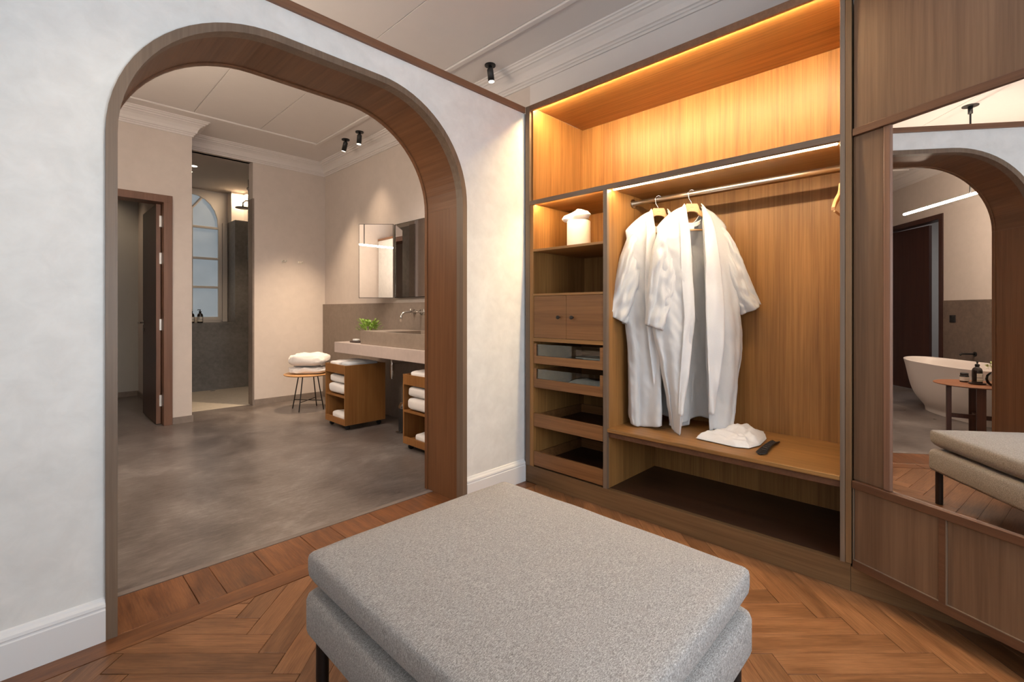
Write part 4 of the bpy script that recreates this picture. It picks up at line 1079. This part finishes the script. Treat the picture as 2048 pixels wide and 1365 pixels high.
# ================================================================ SHOWER
def pump_bottle(x, y, z, s, label, group, name='pump_bottle', bands=True, rz=0):
    t = thing(name, label, 'bottle', (x, y, z), 0, group)
    P_ = lambda q: [(r*s, h*s) for r, h in q]
    obj('bottle_body', lt(P_([(0, 0), (.034, 0), (.037, .004), (.037, .115), (.030, .135), (.015, .146), (.014, .156), (0, .156)]), (x, y, z+.0005), 28), M['bottle'], t, smooth='auto')
    obj('pump_collar', lt(P_([(0, .156), (.017, .156), (.017, .172), (.006, .176), (.006, .192), (0, .192)]), (x, y, z), 20), M['black'], t, smooth='auto')
    d = (-FW*.034+RT*(-.0))*s; d = -RT*.032*s
    obj('pump_nozzle', tb([(x+d.x*-.2, y+d.y*-.2, z+.193*s), (x+d.x, y+d.y, z+.195*s), (x+d.x*1.25, y+d.y*1.25, z+.188*s)], [.007*s, .0055*s, .004*s], 10), M['black'], t, smooth='auto')
    # wrap-around label
    def lab(z0, z1, r, mt, nm, a0=-1.5, a1=1.5):
        bm = B(); am = math.atan2(-FW.y, -FW.x)
        grid(bm, lambda i, j: Vector((x+r*s*math.cos(am+a0+(a1-a0)*i), y+r*s*math.sin(am+a0+(a1-a0)*i), z+(z0+(z1-z0)*j)*s)), 20, 2)
        obj(nm, bm, mt, t, smooth=True)
    lab(.020, .092, .0376, M['label'], 'paper_label')
    lab(.052, .056, .0379, M['label_dark'], 'label_stripe'); lab(.022, .034, .0379, M['label_tan'], 'label_band')
    lab(.066, .070, .0379, M['label_dark'], 'printed_line', -.6, .5); lab(.076, .082, .0379, M['label_dark'], 'printed_line', -.4, .4)
    return t
pump_bottle(1.825, 8.30, 1.012, 1.02, 'brown pump bottle with cream label on the shower sill, fully visible one', 'pump bottles on the shower sill')
pump_bottle(1.715, 8.30, 1.012, 1.02, 'brown pump bottle on the shower sill, half cut by the wall edge at left', 'pump bottles on the shower sill')
t_ = thing('shower_head', 'round dark rain shower head on a metal pipe', 'shower head', (2.30, 7.9, 2.76))
obj('head', lt([(0, 0), (.10, 0), (.105, .006), (.10, .012), (.02, .022), (0, .022)], (2.29, 7.9, 2.745), 36), M['black'], t_, smooth='auto')
obj('arm', tb([(2.29, 7.9, 2.765), (2.29, 7.9, 2.83), (2.33, 7.9, 2.87), (2.45, 7.9, 2.87)], .011, 12), M['chrome'], t_, smooth=True)
obj('rail_pipe', tb([(2.10, 6.9, 2.45), (2.10, 6.9, 3.08)], .009, 12), M['chrome'], t_, smooth=True) if False else None
t_ = thing('hand_shower', 'slim upright chrome hand shower at the shower entrance', 'shower', (1.99, 6.95, 2.5))
obj('shower_bar', tb([(2.115, 7.05, 1.9), (2.115, 7.05, 2.98)], .010, 12), M['chrome'], t_, smooth=True)
obj('hose_bracket', tb([(2.115, 7.05, 2.84), (2.095, 7.02, 2.85)], .018, 12), M['chrome'], t_, smooth=True)
tag(obj('floor_drain', tb([(1.95, 8.13, .0012), (1.95, 8.13, .004)], .035, 24), M['chrome']), 'small round metal drain on the pale shower floor', 'drain')

# ================================================================ CLOSET DOOR
fr = thing('doorway', 'walnut door frame with its open dark door in the bathroom closet wall', 'door', (.56, 6.1, 0))
for a, b in ((DX0-.075, DX0), (DX1, DX1+.075)): obj('frame_jamb', bb(a, b, 6.012, 6.215, 0, DZ, bev=.002), M['frame_wood'], fr)
obj('frame_head', bb(DX0-.075, DX1+.075, 6.012, 6.215, DZ, DZ+.075, bev=.002), M['frame_wood'], fr)
df = obj('door_leaf', bb(.953, .993, 6.135, 6.93, .008, DZ-.006, bev=.0015), M['door_wood'], fr)
obj('edge_lipping', bb(.9535, .9925, 6.128, 6.135, .008, DZ-.006, bev=.001), M['frame_wood'], df)
for z in (2.14, 1.75, 1.05, .25):
    obj('hinge', bb(.980, 1.0005, 6.120, 6.129, z-.06, z+.06, bev=.003), M['white_metal'], df)
for z in (1.06,):
    obj('handle', tb([(.953, 6.86, z), (.91, 6.86, z), (.900, 6.85, z), (.900, 6.75, z)], .009, 12), M['chrome'], df, smooth=True)
obj('rosette', tb([(.953, 6.86, 1.06), (.946, 6.86, 1.06)], .025, 20), M['chrome'], df, smooth='auto')
obj('lock_rosette', tb([(.953, 6.86, .98), (.944, 6.86, .98)], .018, 20), M['chrome'], df, smooth='auto')
spot('closet_light', (.55, 7.9, 3.1), (.6, 8.3, 1.2), 20, WARM, 100, .8)
area('corridor_light', (-2.1, 5.9, 3.1), (.6, .6), 22, (.85,.93,1), (0,0,-1))
# ================================================================ TUB-SIDE DOOR
fr = thing('doorway', 'dark door frame behind the bathtub, seen in the mirror', 'door', (TX-.05, 6.05, 0))
for a, b in ((5.34, 5.41), (6.75, 6.82)): obj('frame_jamb', bb(TX-.13, TX+.015, a, b, 0, 2.45, bev=.002), M['dark_door'], fr)
obj('frame_head', bb(TX-.13, TX+.015, 5.34, 6.82, 2.45, 2.52, bev=.002), M['dark_door'], fr)
obj('door_leaf', prism(B(), [(TX-.10, 6.74), (TX-.06, 6.73), (TX-.16, 5.86), (TX-.20, 5.865)], 'z', .01, 2.44), M['dark_door'], fr)
t_ = thing('wall_switch', 'square black wall switch on the brown splash wall beside the bathtub', 'switch', (TX+.013, 5.16, 1.09))
obj('switch_plate', bb(TX+.012, TX+.020, 5.11, 5.21, 1.045, 1.14, bev=.002), M['switch'], t_); obj('rocker', bb(TX+.020, TX+.024, 5.125, 5.195, 1.06, 1.125, bev=.002), M['black'], t_)
t_ = thing('tub_filler', 'black wall-mounted tub spout just above the bathtub rim', 'tap', (TX+.012, 4.8, .66))
obj('spout', tb([(TX+.012, 4.80, .66), (TX+.16, 4.80, .66), (TX+.18, 4.80, .645)], .012, 12), M['black'], t_, smooth=True); obj('spout_flange', tb([(TX+.012, 4.80, .66), (TX+.02, 4.80, .66)], .028, 20), M['black'], t_, smooth='auto')
# ================================================================ BATHTUB
tbx, tby = -.66, 4.14
t_ = thing('bathtub', 'freestanding oval white bathtub with flared rim, seen in the mirror', 'bathtub', (tbx, tby, 0))
def tubprof():
    out = []
    for z, s in ((.0, .64), (.02, .645), (.05, .65), (.085, .70), (.15, .80), (.25, .875), (.36, .92), (.46, .95), (.53, .975), (.57, .992), (.583, 1.0), (.590, 1.0), (.590, .978), (.57, .955), (.50, .925), (.40, .89), (.28, .82), (.19, .70), (.17, .5), (.165, .2), (.165, .001)):
        out.append((z, s))
    return out
tpf = tubprof()
def tubf(i, j):
    q = j*(len(tpf)-1); a = int(round(q)); z, s = tpf[a]
    th = 2*PI*i; c_, s_ = math.cos(th), math.sin(th)
    hx = .375*s if z > .1 else .375*s; hy = .875*(s if s > .9 or a > 12 else s*(1.0))
    e = .88
    x = hx*math.copysign(abs(c_)**e, c_); y = hy*math.copysign(abs(s_)**e, s_)
    zz = z+.018*(abs(s_)**3)*(z/.59)
    return Vector((tbx+x, tby+y, zz))
bm = B(); grid(bm, tubf, 72, len(tpf), cu=True)
o = obj('tub_shell', bm, M['tub'], t_, smooth=True); md = o.modifiers.new('sub', 'SUBSURF'); md.levels = 1; md.render_levels = 2
obj('tub_drain', tb([(tbx, tby, .166), (tbx, tby, .170)], .03, 20), M['chrome'], t_)
# ================================================================ SIDE TABLE BY THE TUB
cxt, cyt = -.10, 3.27
t_ = thing('side_table', 'round reddish wooden side table with four legs beside the bathtub', 'table', (cxt, cyt, 0))
obj('table_top', lt([(0, .482), (.27, .482), (.315, .490), (.318, .496), (.312, .500), (0, .500)], (cxt, cyt, 0), 56), M['table_wood'], t_, smooth='auto')
for k, a in enumerate((20, 110, 200, 290)):
    a = math.radians(a+8); x, y = cxt+.20*math.cos(a), cyt+.20*math.sin(a); bm = bb(-.018, .018, -.032, .032, 0, .482, bev=.002); bm.transform(Matrix.Translation((x, y, 0)) @ Matrix.Rotation(a, 4, 'Z'))
    obj('leg', bm, M['table_leg'], t_)
for a in (28, 118):
    bm = bb(-.19, .19, -.012, .012, .16, .20, bev=.002); bm.transform(Matrix.Translation((cxt, cyt, 0)) @ Matrix.Rotation(math.radians(a), 4, 'Z')); obj('stretcher', bm, M['table_leg'], t_)
# things on the table
def on_table(u, v): return cxt+u, cyt+v
t_ = thing('amber_jar', 'small dark jar with black lid and pale label on the tub side table', 'jar', (*on_table(.03, .11), .5))
x, y = on_table(.03, .11)
obj('jar_body', lt([(0, 0), (.032, 0), (.035, .004), (.035, .06), (.028, .068), (0, .068)], (x, y, .5005), 28), M['bottle'], t_, smooth='auto')
obj('lid', lt([(0, .068), (.031, .068), (.031, .088), (0, .088)], (x, y, .5), 28), M['black'], t_, smooth='auto')
obj('paper_label', lt([(.0355, .014), (.0355, .052)], (x, y, .5005), 28), M['label'], t_, smooth=True)
x, y = on_table(.02, -.03)
tr_ = thing('bottle_tray', 'small round dark tray under the pump bottle on the side table', 'tray', (x, y, .5))
obj('tray_dish', lt([(0, 0), (.05, 0), (.062, .006), (.066, .014), (.062, .015), (.055, .009), (0, .008)], (x, y, .5005), 36), M['dark_tray'], tr_, smooth='auto')
pb = pump_bottle(x, y, .5085, 1.05, 'dark pump bottle with white label on the tub side table', None)
x, y = on_table(-.04, -.14)
t_ = thing('glass_vase', 'round clear glass vase with a pale leafy sprig on the side table', 'vase', (x, y, .5))
obj('vase_bowl', lt([(0, .004), (.03, .004), (.052, .03), (.062, .065), (.055, .10), (.035, .125), (.022, .135), (.020, .134), (.033, .123), (.052, .10), (.058, .065), (.048, .032), (.028, .008), (0, .008)], (x, y, .4965), 32), M['vase'], t_, smooth=True)
obj('stems', tube(tube(tb([(x, y, .51), (x-.01, y+.02, .62), (x-.02, y+.05, .70)], .0015, 5), [(x, y, .51), (x+.01, y, .63), (x, y-.02, .71)], .0015, 5), [(x, y, .51), (x, y+.01, .64), (x-.02, y+.07, .67)], .0015, 5), M['leaf_pale'], t_)
leaves((x-.01, y+.02, .645), .055, 36, .035, M['leaf_pale'], t_, seed=5)
